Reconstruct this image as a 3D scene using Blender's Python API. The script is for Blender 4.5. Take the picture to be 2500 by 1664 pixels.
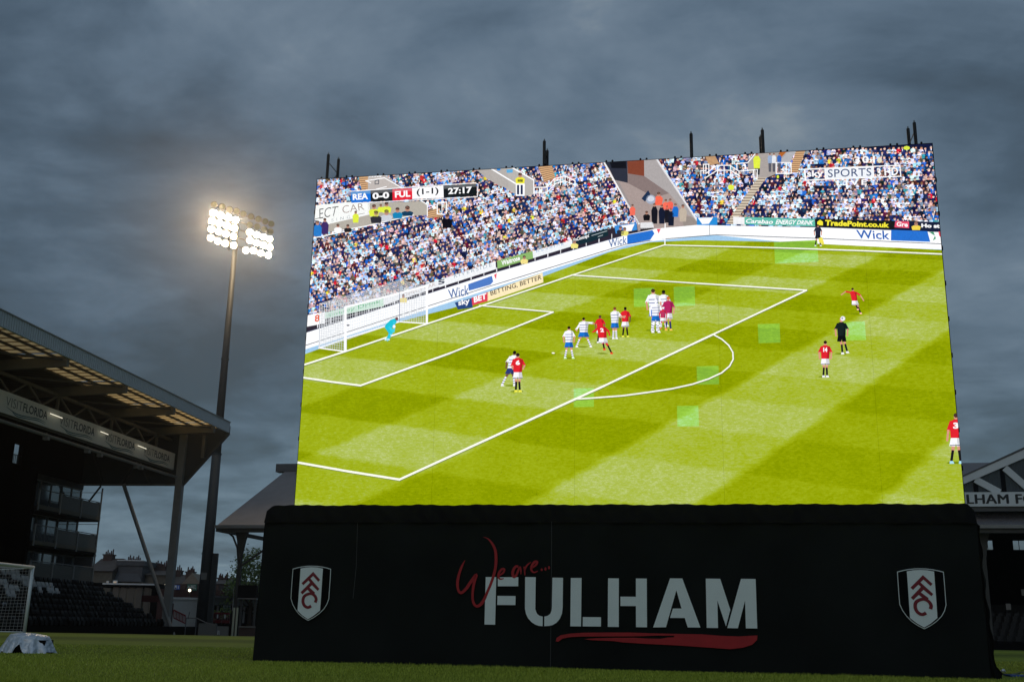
import bpy, math, random
import numpy as np
from mathutils import Vector, Matrix
from mathutils.geometry import tessellate_polygon
random.seed(7); rng = np.random.default_rng(7)
sc = bpy.context.scene; COL = sc.collection
for o in list(bpy.data.objects): bpy.data.objects.remove(o)

# ------------------------------------------------------------------ camera
FPX = 2615.0; CH = 0.5
_up = np.array([180., 9800., -FPX]); _zc = _up/np.linalg.norm(_up)
_fw = np.array([0, 0, -1.]); _yc = _fw-_zc*(_fw@_zc); _yc /= np.linalg.norm(_yc); _xc = np.cross(_yc, _zc)
RW = np.array([_xc, _yc, _zc])          # camera axes in world space
cam = bpy.data.objects.new('camera', bpy.data.cameras.new('camera')); COL.objects.link(cam)
cam.data.sensor_width = 36; cam.data.lens = FPX/2500*36; cam.data.clip_end = 3000; cam.data.clip_start = .05
M4 = Matrix([list(RW[0])+[0], list(RW[1])+[0], list(RW[2])+[CH], [0, 0, 0, 1]]); cam.matrix_world = M4
sc.camera = cam
def ray(u, v):
    d = RW@np.array([(u-1250), -(v-832), -FPX]); return d/np.linalg.norm(d)
CP = np.array([0, 0, CH])
def atY(u, v, Y):
    d = ray(u, v); p = CP+d*Y/d[1]; return Vector(p)
def gnd(u, v, z=0):
    d = ray(u, v); return Vector(CP+d*((z-CH)/d[2]))
class Frame:                             # a real upright frame of reference: origin on the ground, turned by ang
    def __init__(s, x, y, ang): s.x, s.y, s.a = x, y, ang; s.c, s.s = math.cos(ang), math.sin(ang)
    def hit(s, u, v, yl=0.):             # where the plane local-y = yl shows pixel u,v -> (local x, z)
        d = ray(u, v); n = np.array([-s.s, s.c, 0]); o = np.array([s.x, s.y, 0])+n*yl
        p = CP+d*(((o-CP)@n)/(d@n)); q = p-np.array([s.x, s.y, 0])
        return (q[0]*s.c+q[1]*s.s, p[2])
    def world(s, x, y, z=0): return Vector((s.x+x*s.c-y*s.s, s.y+x*s.s+y*s.c, z))

# ------------------------------------------------------------------ light
sc.view_settings.view_transform = 'Standard'; sc.view_settings.look = 'None'
sc.view_settings.exposure = 0; sc.view_settings.gamma = 1
sc.render.engine = 'CYCLES'
def S(c):                                # sRGB 0..255 -> linear
    out = []
    for v in c[:3]:
        v = v/255.; out.append(v/12.92 if v <= .04045 else ((v+.055)/1.055)**2.4)
    return tuple(out)
W = bpy.data.worlds.new('World'); sc.world = W; W.use_nodes = True
def nt(tree, kind, **kw):
    n = tree.nodes.new(kind)
    for k, v in kw.items():
        if k.startswith('i_'):
            n.inputs[k[2:].replace('_', ' ')].default_value = v
        else: setattr(n, k, v)
    return n
SUN_EL, SUN_RO = math.radians(4), math.radians(200)
def build_world():
    t = W.node_tree; t.nodes.clear(); L = t.links.new
    out = t.nodes.new('ShaderNodeOutputWorld'); bg = t.nodes.new('ShaderNodeBackground')
    sky = nt(t, 'ShaderNodeTexSky', sky_type='NISHITA', sun_disc=False, sun_elevation=SUN_EL, sun_rotation=SUN_RO)
    tc = t.nodes.new('ShaderNodeTexCoord'); sep = t.nodes.new('ShaderNodeSeparateXYZ'); L(tc.outputs['Generated'], sep.inputs[0])
    def m(op, a, b=None, c=None, clamp=False):
        n = nt(t, 'ShaderNodeMath', operation=op, use_clamp=clamp)
        for i, x in enumerate((a, b, c)):
            if x is None: continue
            if isinstance(x, (int, float)): n.inputs[i].default_value = x
            else: L(x, n.inputs[i])
        return n.outputs[0]
    z = m('MAXIMUM', sep.outputs['Z'], 0.0)
    dz = m('ADD', z, 0.22)
    cx = m('DIVIDE', sep.outputs['X'], dz); cy = m('DIVIDE', sep.outputs['Y'], dz)
    cmb = t.nodes.new('ShaderNodeCombineXYZ'); L(cx, cmb.inputs[0]); L(cy, cmb.inputs[1]); cmb.inputs[2].default_value = 3.1
    def noise(scale, det, rough, dist=0., off=0., sx=1.0):
        mp = nt(t, 'ShaderNodeMapping'); mp.inputs['Location'].default_value = (off, off*.7, off); mp.inputs['Scale'].default_value = (sx, 1, 1)
        mp.inputs['Rotation'].default_value = (0, 0, .35)
        L(cmb.outputs[0], mp.inputs[0])
        n = nt(t, 'ShaderNodeTexNoise'); L(mp.outputs[0], n.inputs['Vector'])
        n.inputs['Scale'].default_value = scale; n.inputs['Detail'].default_value = det; n.inputs['Roughness'].default_value = rough
        n.inputs['Distortion'].default_value = dist
        return n.outputs['Fac']
    a = noise(.62, 3, .5, .3, 7.3, .6); b = noise(2.1, 9, .54, .35, 3.1, .85); c = noise(5.5, 8, .6, .3, 2.7, .9)
    f = m('ADD', m('MULTIPLY', a, .55), m('ADD', m('MULTIPLY', b, .68), m('MULTIPLY', c, .26)))
    f = m('SUBTRACT', f, .74)
    f = m('MULTIPLY_ADD', f, 3.3, .47)
    # darker towards both sides, lighter over the middle of the view
    ax = m('MULTIPLY', sep.outputs['X'], 1.0); d2 = m('MULTIPLY', ax, ax)
    f = m('SUBTRACT', f, m('MULTIPLY', d2, 1.1))
    hzn = m('SUBTRACT', 1.0, m('MULTIPLY', z, 4.5), clamp=True)
    f = m('ADD', f, m('MULTIPLY', hzn, .17))
    hi = m('MULTIPLY', m('SUBTRACT', z, .40), .9)
    f = m('ADD', f, m('MAXIMUM', hi, 0.0), clamp=True)
    cr = t.nodes.new('ShaderNodeValToRGB'); L(f, cr.inputs[0]); e = cr.color_ramp.elements
    e[0].position = 0; e[0].color = (*S((56, 69, 82)), 1); e[1].position = 1; e[1].color = (*S((134, 146, 156)), 1)
    for p, c_ in ((.3, (72, 89, 106)), (.55, (91, 109, 127)), (.78, (107, 124, 141))):
        q = e.new(p); q.color = (*S(c_), 1)
    tint = nt(t, 'ShaderNodeMix', data_type='RGBA', blend_type='MIX'); L(hzn, tint.inputs[0])
    tint.inputs[6].default_value = (1, 1, 1, 1); tint.inputs[7].default_value = (.84, 1.02, 1.05, 1)
    mul = nt(t, 'ShaderNodeMix', data_type='RGBA', blend_type='MULTIPLY'); mul.inputs[0].default_value = 1
    L(cr.outputs[0], mul.inputs[6]); L(tint.outputs[2], mul.inputs[7])
    # the western sky behind the photographer is brighter
    back = m('MULTIPLY_ADD', m('MAXIMUM', m('MULTIPLY', sep.outputs['Y'], -1.0), 0.0), .9, 1.0)
    sc1 = nt(t, 'ShaderNodeVectorMath', operation='SCALE'); L(mul.outputs[2], sc1.inputs[0]); L(back, sc1.inputs['Scale'])
    sc2 = nt(t, 'ShaderNodeVectorMath', operation='SCALE'); L(sky.outputs[0], sc2.inputs[0]); sc2.inputs['Scale'].default_value = .012
    add = nt(t, 'ShaderNodeVectorMath', operation='ADD'); L(sc1.outputs[0], add.inputs[0]); L(sc2.outputs[0], add.inputs[1])
    L(add.outputs[0], bg.inputs[0]); bg.inputs[1].default_value = .95; L(bg.outputs[0], out.inputs[0])
build_world()
sun = bpy.data.objects.new('sun', bpy.data.lights.new('sun', 'SUN')); COL.objects.link(sun)
sun.data.energy = .10; sun.data.angle = math.radians(14); sun.data.color = (1, .93, .84)
sun.rotation_euler = (math.radians(62), 0, math.radians(-20)); sun.location = (0, -20, 30)

# ------------------------------------------------------------------ materials
def mat(name, col, rough=.7, metal=0., noise=0., nscale=8., bump=0., spec=.5, dirt=None):
    m = bpy.data.materials.new(name); m.use_nodes = True; t = m.node_tree; b = t.nodes['Principled BSDF']; L = t.links.new
    b.inputs['Roughness'].default_value = rough; b.inputs['Metallic'].default_value = metal
    b.inputs['Specular IOR Level'].default_value = spec
    b.inputs['Base Color'].default_value = (*col, 1)
    if noise or bump:
        tc = t.nodes.new('ShaderNodeTexCoord')
        n = nt(t, 'ShaderNodeTexNoise'); n.inputs['Scale'].default_value = nscale; n.inputs['Detail'].default_value = 6; L(tc.outputs['Object'], n.inputs['Vector'])
        if noise:
            mx = nt(t, 'ShaderNodeMix', data_type='RGBA'); L(n.outputs['Fac'], mx.inputs[0])
            mx.inputs[6].default_value = (*[max(0, c*(1-noise)) for c in col], 1)
            c2 = dirt or [min(1, c*(1+noise)) for c in col]
            mx.inputs[7].default_value = (*c2, 1); L(mx.outputs[2], b.inputs['Base Color'])
        if bump:
            bp = nt(t, 'ShaderNodeBump'); bp.inputs['Strength'].default_value = bump; bp.inputs['Distance'].default_value = .02
            L(n.outputs['Fac'], bp.inputs['Height']); L(bp.outputs[0], b.inputs['Normal'])
    return m
def emit(name, col, st):
    m = bpy.data.materials.new(name); m.use_nodes = True; t = m.node_tree; t.nodes.clear()
    e = t.nodes.new('ShaderNodeEmission'); o = t.nodes.new('ShaderNodeOutputMaterial'); t.links.new(e.outputs[0], o.inputs[0])
    e.inputs[0].default_value = (*col, 1); e.inputs[1].default_value = st; return m
def ribbed(name, col, axis, scale, rough=.5, metal=.0, depth=.01, noise=.12):
    m = mat(name, col, rough, metal, noise, 1.3); t = m.node_tree; b = t.nodes['Principled BSDF']
    tc = t.nodes.new('ShaderNodeTexCoord'); w = nt(t, 'ShaderNodeTexWave', wave_type='BANDS', bands_direction=axis)
    w.inputs['Scale'].default_value = scale; t.links.new(tc.outputs['Object'], w.inputs['Vector'])
    bp = nt(t, 'ShaderNodeBump'); bp.inputs['Strength'].default_value = 1; bp.inputs['Distance'].default_value = depth
    t.links.new(w.outputs['Fac'], bp.inputs['Height']); t.links.new(bp.outputs[0], b.inputs['Normal']); return m
MT = dict(
    black=mat('black_paint', (.005, .005, .006), .8, spec=.08), blackmetal=mat('black_steel', (.012, .012, .013), .45, .3),
    fabric=mat('black_cloth', (.012, .014, .0135), .9, 0, .5, 1.1, .25, .12),
    fabric2=mat('black_tarpaulin', (.006, .006, .006), .75, 0, .4, 3, .4, .12),
    white=mat('white_print', (.80, .88, .86), .6, 0, .05, 5), red=mat('red_print', (.40, .006, .012), .6, 0, .25, 6),
    maroon=mat('maroon_print', (.20, .004, .014), .6),
    steel=mat('grey_steel', (.22, .22, .21), .55, .1, .2, 2), darksteel=mat('dark_steel', (.045, .045, .04), .6, .1, .3, 2),
    mast=mat('galvanised_mast', (.04, .046, .048), .65, .1, .25, 1.2), beam=mat('cream_beam', (.14, .125, .095), .6, 0, .2, 2),
    board=mat('white_board', (.66, .66, .62), .5, 0, .08, 1), ink=mat('dark_ink', (.03, .05, .06), .6), teal=mat('teal_ink', (.03, .12, .14), .6),
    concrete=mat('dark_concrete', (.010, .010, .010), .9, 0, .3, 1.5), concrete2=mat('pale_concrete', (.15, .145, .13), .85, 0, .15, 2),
    seat=mat('black_seat_plastic', (.0035, .0035, .004), .42, spec=.12), seatg=mat('glossy_seat_plastic', (.006, .006, .007), .08, spec=1.0),
    seatw=mat('white_seat_plastic', (.55, .55, .55), .4),
    seatr=mat('grey_seat_plastic', (.006, .007, .009), .3, spec=.3),
    goal=mat('white_goal_paint', (.75, .8, .82), .35, 0, .04, 3), net=mat('white_net_cord', (.5, .5, .5), .8),
    pane=mat('window_glass', (.35, .40, .43), .06, .85), frame=mat('grey_window_frame', (.3, .3, .3), .5),
    rail=mat('steel_railing', (.16, .16, .16), .4, .4), balc=mat('balcony_panel', (.10, .10, .09), .35, 0, .25, 3),
    redp=mat('red_plastic', (.22, .008, .014), .45, 0, .2, 2), brick=mat('brown_brick', (.085, .05, .04), .9, 0, .5, 4),
    brick2=mat('yellow_brick', (.14, .12, .09), .9, 0, .45, 3), slate=mat('slate_roof', (.085, .085, .09), .7, 0, .3, 2),
    tile=mat('brown_tile', (.11, .085, .07), .8, 0, .4, 3), pot=mat('chimney_pot_clay', (.07, .024, .018), .8, 0, .3, 8),
    lead=mat('pale_coping', (.8, .8, .78), .7, 0, .2, 6), greywall=mat('grey_hoarding', (.62, .63, .60), .7, 0, .12, .8),
    blue=mat('blue_mat', (.02, .07, .28), .6, 0, .2, 4), sgreen=mat('green_sign', (.01, .13, .09), .5), sblue=mat('blue_sign', (.02, .12, .5), .5),
    signw=mat('sign_white', (.75, .78, .76), .5), bark=mat('bark', (.05, .035, .025), .9, 0, .3, 6),
    yellow=mat('yellow_pole', (.42, .42, .30), .6), silver=mat('silver_foil', (.6, .62, .64), .25, .8, .2, 20, .5),
    lamp_off=mat('unlit_lamp_bowl', (.022, .02, .018), .5, .3), lamp_on=emit('floodlight_glow', (1, .78, .5), 110.), lamp_hot=emit('floodlight_glare', (1, .72, .42), 760.),
    tube=emit('strip_light_glow', (1, .93, .72), .85), bulb=emit('lamp_bulb_glow', (1, .9, .65), 4.),
    gable=mat('gable_white', (.62, .66, .68), .6, 0, .1, 1), gink=mat('black_letters', (.006, .007, .009), .6))
MT['roofgrey'] = ribbed('grandstand_roofing', (.20, .195, .205), 'X', 3.0, .75, 0, .02, .18)
MT['corr'] = ribbed('corrugated_fascia', (.55, .60, .63), 'Y', 1.55, .6, .0, .07, .1)
MT['corrdark'] = ribbed('dark_cladding', (.035, .036, .033), 'Y', .8, .8, 0, .03, .2)
MT['gpanel'] = ribbed('gable_cladding', (.05, .065, .075), 'X', 2.2, .6, 0, .02, .2)
def translucent():
    m = bpy.data.materials.new('translucent_roof_sheet'); m.use_nodes = True; t = m.node_tree; t.nodes.clear(); L = t.links.new
    o = t.nodes.new('ShaderNodeOutputMaterial'); mx = t.nodes.new('ShaderNodeMixShader')
    a = t.nodes.new('ShaderNodeBsdfTranslucent'); d = t.nodes.new('ShaderNodeBsdfDiffuse')
    tc = t.nodes.new('ShaderNodeTexCoord'); w = nt(t, 'ShaderNodeTexWave', wave_type='BANDS', bands_direction='Y'); w.inputs['Scale'].default_value = .42
    L(tc.outputs['Object'], w.inputs['Vector'])
    n = nt(t, 'ShaderNodeTexNoise'); n.inputs['Scale'].default_value = .9; n.inputs['Detail'].default_value = 5; L(tc.outputs['Object'], n.inputs['Vector'])
    mm = nt(t, 'ShaderNodeMath', operation='MULTIPLY_ADD'); L(n.outputs['Fac'], mm.inputs[0]); mm.inputs[1].default_value = .55; L(w.outputs['Fac'], mm.inputs[2])
    cr = t.nodes.new('ShaderNodeValToRGB'); L(mm.outputs[0], cr.inputs[0])
    cr.color_ramp.elements[0].position = .25; cr.color_ramp.elements[0].color = (.30, .22, .12, 1)
    cr.color_ramp.elements[1].position = .75; cr.color_ramp.elements[1].color = (.82, .74, .54, 1)
    L(cr.outputs[0], a.inputs[0]); d.inputs[0].default_value = (.5, .42, .28, 1)
    mx.inputs[0].default_value = .2; L(a.outputs[0], mx.inputs[1]); L(d.outputs[0], mx.inputs[2]); L(mx.outputs[0], o.inputs[0]); return m
MT['trans'] = translucent()

# ------------------------------------------------------------------ builders
class MB:
    def __init__(s): s.v = []; s.f = []
    def add(s, vs, fs):
        b = len(s.v); s.v += [tuple(v) for v in vs]; s.f += [tuple(b+i for i in f) for f in fs]; return s
    def box(s, x0, x1, y0, y1, z0, z1):
        return s.add([(x0, y0, z0), (x1, y0, z0), (x1, y1, z0), (x0, y1, z0), (x0, y0, z1), (x1, y0, z1), (x1, y1, z1), (x0, y1, z1)],
                     [(0, 3, 2, 1), (4, 5, 6, 7), (0, 1, 5, 4), (1, 2, 6, 5), (2, 3, 7, 6), (3, 0, 4, 7)])
    def beam(s, p, q, w, h=None, upv=(0, 0, 1)):
        p, q = Vector(p), Vector(q); h = h or w; d = (q-p).normalized(); u = Vector(upv)
        if abs(d.dot(u)) > .98: u = Vector((0, 1, 0))
        r = d.cross(u).normalized(); u = r.cross(d).normalized(); r *= w/2; u *= h/2
        vs = [p-r-u, p+r-u, p+r+u, p-r+u, q-r-u, q+r-u, q+r+u, q-r+u]
        return s.add(vs, [(0, 1, 2, 3), (7, 6, 5, 4), (0, 4, 5, 1), (1, 5, 6, 2), (2, 6, 7, 3), (3, 7, 4, 0)])
    def tube(s, p, q, r1, r2=None, n=8, caps=True):
        p, q = Vector(p), Vector(q); r2 = r1 if r2 is None else r2; d = (q-p).normalized(); u = Vector((0, 0, 1))
        if abs(d.dot(u)) > .98: u = Vector((0, 1, 0))
        a = d.cross(u).normalized(); b = a.cross(d).normalized(); vs = []
        for c, r in ((p, r1), (q, r2)):
            for i in range(n):
                t = 2*math.pi*i/n; vs.append(c+a*math.cos(t)*r+b*math.sin(t)*r)
        fs = [(i, (i+1) % n, n+(i+1) % n, n+i) for i in range(n)]
        if caps: fs += [tuple(reversed(range(n))), tuple(range(n, 2*n))]
        return s.add(vs, fs)
    def path(s, pts, r, n=6):
        for a, b in zip(pts, pts[1:]): s.tube(a, b, r, None, n)
        return s
    def prism(s, poly, y0, y1):          # poly in (x,z), extruded along y
        n = len(poly); vs = [(x, y0, z) for x, z in poly]+[(x, y1, z) for x, z in poly]
        tris = tessellate_polygon([[Vector((x, z, 0)) for x, z in poly]])
        fs = [tuple(t) for t in tris]+[tuple(n+i for i in reversed(t)) for t in tris]+[(i, (i+1) % n, n+(i+1) % n, n+i) for i in range(n)]
        return s.add(vs, fs)
    def sphere(s, c, r, nu=10, nv=6, sz=1., zmin=-1.):
        vs = []; fs = []; c = Vector(c)
        for j in range(nv+1):
            ph = math.pi*(j/nv-.5)
            for i in range(nu):
                t = 2*math.pi*i/nu; vs.append(c+Vector((math.cos(t)*math.cos(ph)*r, math.sin(t)*math.cos(ph)*r, max(zmin, math.sin(ph))*r*sz)))
        for j in range(nv):
            for i in range(nu): fs.append((j*nu+i, j*nu+(i+1) % nu, (j+1)*nu+(i+1) % nu, (j+1)*nu+i))
        return s.add(vs, fs)
    def build(s, name, m, parent=None, smooth=False, bevel=0):
        me = bpy.data.meshes.new(name); me.from_pydata(s.v, [], s.f); me.update(); me.materials.append(m)
        if smooth: me.polygons.foreach_set('use_smooth', [True]*len(me.polygons))
        o = bpy.data.objects.new(name, me); COL.objects.link(o)
        if parent: o.parent = parent
        if bevel:
            b = o.modifiers.new('bevel', 'BEVEL'); b.width = bevel; b.segments = 2
        return o
def tag(o, label=None, cat=None, group=None, kind=None):
    if label: o['label'] = label
    if cat: o['category'] = cat
    if group: o['group'] = group
    if kind: o['kind'] = kind
    return o
def thing(name, label, cat, loc=(0, 0, 0), rz=0, group=None):
    o = bpy.data.objects.new(name, None); COL.objects.link(o); o.location = loc; o.rotation_euler = (0, 0, rz)
    o.empty_display_size = .2
    return tag(o, label, cat, group)
_tc = {}
def glyphs(txt, bold=0., shear=0., spacing=1.):   # built-in font -> triangles in em units, normalised to a unit box
    key = (txt, bold, shear, spacing)
    if key in _tc: return _tc[key]
    c = bpy.data.curves.new('t', 'FONT'); c.body = txt; c.offset = bold; c.shear = shear; c.space_character = spacing; c.resolution_u = 3
    o = bpy.data.objects.new('t', c); COL.objects.link(o); bpy.context.view_layer.update()
    me = o.to_mesh(); me.calc_loop_triangles()
    v = [(p.co.x, p.co.y) for p in me.vertices]; f = [tuple(t.vertices) for t in me.loop_triangles]
    o.to_mesh_clear(); bpy.data.objects.remove(o); bpy.data.curves.remove(c)
    xs = [p[0] for p in v]; ys = [p[1] for p in v]; x0, x1, y0, y1 = min(xs), max(xs), min(ys), max(ys)
    v = [((x-x0)/(x1-x0), (y-y0)/(y1-y0)) for x, y in v]
    _tc[key] = (v, f); return v, f
def quadmap(q):                                   # q = TL,TR,BR,BL -> map (s right, t up)
    (a, b, c, d) = q
    def g(s, t):
        return tuple((a[i]*(1-s)+b[i]*s)*t+(d[i]*(1-s)+c[i]*s)*(1-t) for i in (0, 1))
    return g
def stroke(pts):                                  # [(x,y,w)] -> list of quads, smoothed with Catmull-Rom
    P = []; n = len(pts)
    for i in range(n-1):
        p0, p1, p2, p3 = pts[max(0, i-1)], pts[i], pts[i+1], pts[min(n-1, i+2)]
        for k in range(5):
            t = k/5; P.append([.5*((2*b)+(-a+c)*t+(2*a-5*b+4*c-d)*t*t+(-a+3*b-3*c+d)*t**3) for a, b, c, d in zip(p0, p1, p2, p3)])
    P.append(list(pts[-1])); L = []; R = []
    for i, p in enumerate(P):
        a = P[max(0, i-1)]; b = P[min(len(P)-1, i+1)]; dx, dy = b[0]-a[0], b[1]-a[1]; l = math.hypot(dx, dy) or 1
        nx, ny = -dy/l*p[2]/2, dx/l*p[2]/2; L.append((p[0]+nx, p[1]+ny)); R.append((p[0]-nx, p[1]-ny))
    return [[L[i], L[i+1], R[i+1], R[i]] for i in range(len(P)-1)]
# ------------------------------------------------------------------ ground
def ground():
    t_z = lambda Y: 0 if Y < 41.4 else (-.6 if Y > 52 else -.6*((Y-41.4)/10.6)**1*(2-((Y-41.4)/10.6)))
    ys = [-40, -10, 0, 5, 8, 20, 30, 38, 40, 41, 41.4]+[41.4+i*.6 for i in range(1, 18)]+[52, 58, 64]
    b = MB(); xs = [-60, -30, -15, 0, 15, 30, 60]
    vs = [(x, y, t_z(y)) for y in ys for x in xs]; n = len(xs)
    b.add(vs, [(j*n+i, j*n+i+1, (j+1)*n+i+1, (j+1)*n+i) for j in range(len(ys)-1) for i in range(n-1)])
    m = bpy.data.materials.new('pitch_grass'); m.use_nodes = True; t = m.node_tree; L = t.links.new; bs = t.nodes['Principled BSDF']
    bs.inputs['Roughness'].default_value = .9; bs.inputs['Specular IOR Level'].default_value = .15
    tc = t.nodes.new('ShaderNodeTexCoord')
    def noise(sc_, det, sx=1, sy=1):
        mp = t.nodes.new('ShaderNodeMapping'); mp.inputs['Scale'].default_value = (sx, sy, 1); L(tc.outputs['Object'], mp.inputs[0])
        q = t.nodes.new('ShaderNodeTexNoise'); q.inputs['Scale'].default_value = sc_; q.inputs['Detail'].default_value = det; L(mp.outputs[0], q.inputs[0]); return q.outputs['Fac']
    a = noise(1.1, 5, .6, .6); c = noise(30, 4)
    sep = t.nodes.new('ShaderNodeSeparateXYZ'); L(tc.outputs['Object'], sep.inputs[0])
    def mth(op, x, y=None, z=None, cl=False):
        q = t.nodes.new('ShaderNodeMath'); q.operation = op; q.use_clamp = cl
        for i, k in enumerate((x, y, z)):
            if k is None: continue
            if isinstance(k, (int, float)): q.inputs[i].default_value = k
            else: L(k, q.inputs[i])
        return q.outputs[0]
    st = mth('SINE', mth('MULTIPLY', sep.outputs['Y'], .57)); st = mth('MULTIPLY_ADD', mth('MULTIPLY', st, 5.0), .1, .5, True)
    f = mth('ADD', mth('MULTIPLY', a, .45), mth('ADD', mth('MULTIPLY', c, .35), mth('MULTIPLY', st, .34)))
    cr = t.nodes.new('ShaderNodeValToRGB'); L(f, cr.inputs[0]); e = cr.color_ramp.elements
    e[0].position = .28; e[0].color = (.060, .092, .008, 1); e[1].position = .82; e[1].color = (.19, .25, .022, 1)
    L(cr.outputs[0], bs.inputs['Base Color'])
    bp = t.nodes.new('ShaderNodeBump'); bp.inputs['Strength'].default_value = .6; bp.inputs['Distance'].default_value = .03; L(c, bp.inputs['Height']); L(bp.outputs[0], bs.inputs['Normal'])
    MT['grass'] = m
    tag(b.build('pitch', m), 'mown green football pitch under the big screen', 'pitch', kind='structure')
    g = MB().add([(-400, -60, -.63), (400, -60, -.63), (400, 700, -.63), (-400, 700, -.63)], [(0, 1, 2, 3)])
    tag(g.build('ground', mat('asphalt', (.045, .045, .047), .9, 0, .3, .5)), 'dark ground around the pitch and stands', 'ground', kind='structure')
    # faded touchline chalk
    c0, c1 = gnd(200, 1588), gnd(640, 1597); d = (c1-c0).normalized(); p0 = c0-d*3.2; p1 = c1+d*14
    nrm = Vector((-d.y, d.x, 0))*.05
    l = MB(); k = 60
    for i in range(k):
        if random.random() < .3: continue
        a_, b_ = p0.lerp(p1, i/k), p0.lerp(p1, (i+.9)/k); w = nrm*random.uniform(.4, 1)
        l.add([a_-w+Vector((0, 0, .004)), b_-w+Vector((0, 0, .004)), b_+w+Vector((0, 0, .004)), a_+w+Vector((0, 0, .004))], [(0, 1, 2, 3)])
    tag(l.build('touchline', mat('faded_chalk', (.14, .19, .06), .9)), 'faded chalk line across the grass', 'line marking', kind='structure')
ground()
def blades():
    N = 230000; u = rng.random(N)
    Y = 9.0+(u**1.7)*13.5; X = (rng.random(N)*2-1)*(.50*Y+1.0); X += .15
    keep = ~((Y > 14.95-(X+3.0)*.185) & (X > -3.5) & (X < 6.45) & (Y < 18.5)); X, Y = X[keep], Y[keep]; n = len(X)
    pn = .5+.5*np.sin(X*1.7+np.sin(Y*1.3)*2)*np.cos(Y*1.1+X*.4)
    h = (.013+.022*rng.random(n))*(.75+.5*pn); w = .0022+.0018*rng.random(n); w *= np.clip(Y/12, 1, 1.7); th = rng.random(n)*6.283
    lx = (rng.random(n)-.5)*.03; ly = (rng.random(n)-.5)*.03
    dx, dy = np.cos(th)*w, np.sin(th)*w
    V = np.empty((n, 3, 3)); z = np.zeros(n)
    V[:, 0] = np.stack([X-dx, Y-dy, z], 1); V[:, 1] = np.stack([X+dx, Y+dy, z], 1); V[:, 2] = np.stack([X+lx, Y+ly, h], 1)
    me = bpy.data.meshes.new('grass'); me.vertices.add(3*n); me.vertices.foreach_set('co', V.ravel())
    me.loops.add(3*n); me.loops.foreach_set('vertex_index', np.arange(3*n)); me.polygons.add(n)
    me.polygons.foreach_set('loop_start', np.arange(n)*3); me.polygons.foreach_set('loop_total', np.full(n, 3)); me.update()
    m = bpy.data.materials.new('grass_blades'); m.use_nodes = True; t = m.node_tree; L = t.links.new; bs = t.nodes['Principled BSDF']; bs.inputs['Roughness'].default_value = .6
    gi = t.nodes.new('ShaderNodeNewGeometry'); cr = t.nodes.new('ShaderNodeValToRGB'); L(gi.outputs['Random Per Island'], cr.inputs[0])
    e = cr.color_ramp.elements; e[0].color = (.20, .26, .014, 1); e[1].color = (.60, .66, .10, 1); q = e.new(.6); q.color = (.35, .42, .035, 1)
    L(cr.outputs[0], bs.inputs['Base Color']); me.materials.append(m)
    o = bpy.data.objects.new('grass', me); COL.objects.link(o); tag(o, 'short mown grass blades in front of the black screen base', 'grass', kind='stuff')
blades()

# ------------------------------------------------------------------ big screen
A0 = math.radians(-10.5); F = Frame(-3.045, 15.34, A0)
SW = 9.0; SZ0, SZ1 = 2.08, 7.11
def SX(u, v, yl=0): return F.hit(u, v, yl)
CORN = [(0, SZ0), (SW, SZ0), (SW, SZ1), (0, SZ1)]
class Pic:
    def __init__(s): s.v = []; s.f = []; s.c = []; s.z = .002; s.soft = 1.; s.a = []
    def clip(s, P):
        for ax, sg, lim in ((0, 1, 0.), (0, -1, -SW), (1, 1, SZ0), (1, -1, -SZ1)):
            out = []
            for i in range(len(P)):
                a, b = P[i-1], P[i]; ia = sg*a[ax] >= lim; ib = sg*b[ax] >= lim
                if ia != ib:
                    t = (lim*sg-a[ax])/(b[ax]-a[ax]); out.append((a[0]+(b[0]-a[0])*t, a[1]+(b[1]-a[1])*t))
                if ib: out.append(b)
            P = out
            if len(P) < 3: return []
        return P
    def raw(s, P, col, z):
        P = s.clip(P)
        if len(P) < 3: return
        b = len(s.v); s.v += [(x, -z, y) for x, y in P]
        if len(P) > 4:
            for t in tessellate_polygon([[Vector((x, y, 0)) for x, y in P]]): s.f.append(tuple(b+i for i in t)); s.c.append(col); s.a.append(s.soft)
        else: s.f.append(tuple(range(b, b+len(P)))); s.c.append(col); s.a.append(s.soft)
    def poly(s, pts, col, T=None, z=None):
        if T: pts = [T(*p) for p in pts]
        s.raw([SX(*p) for p in pts], S(col), s.z if z is None else z)
    def line(s, pts, w, col, T=None, z=None):
        if T: pts = [T(*p) for p in pts]
        for a, b in zip(pts, pts[1:]):
            dx, dy = b[0]-a[0], b[1]-a[1]; l = math.hypot(dx, dy) or 1; nx, ny = -dy/l*w/2, dx/l*w/2; ex, ey = dx/l*w*.3, dy/l*w*.3
            s.poly([(a[0]+nx-ex, a[1]+ny-ey), (b[0]+nx+ex, b[1]+ny+ey), (b[0]-nx+ex, b[1]-ny+ey), (a[0]-nx-ex, a[1]-ny-ey)], col, None, z)
    def disc(s, c, rx, ry, col, T=None, n=8, z=None):
        if T:
            k = T(1, 0)[0]-T(0, 0)[0]; c = T(*c); rx *= k; ry *= k
        s.poly([(c[0]+math.cos(2*math.pi*i/n)*rx, c[1]+math.sin(2*math.pi*i/n)*ry) for i in range(n)], col, None, z)
    def text(s, txt, quad, col, T=None, bold=.02, shear=0., spacing=1., z=None):
        if T: quad = [T(*p) for p in quad]
        g = quadmap(quad); v, f = glyphs(txt, bold, shear, spacing); zz = s.z if z is None else z
        P = [SX(*g(a, b)) for a, b in v]; c = S(col)
        for t in f: s.raw([P[i] for i in t], c, zz)
    def up(s, d=.0008): s.z += d
P = Pic()
tr = lambda x0, y0, k: (lambda x, y: (x0+x/k, y0+y/k))
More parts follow.
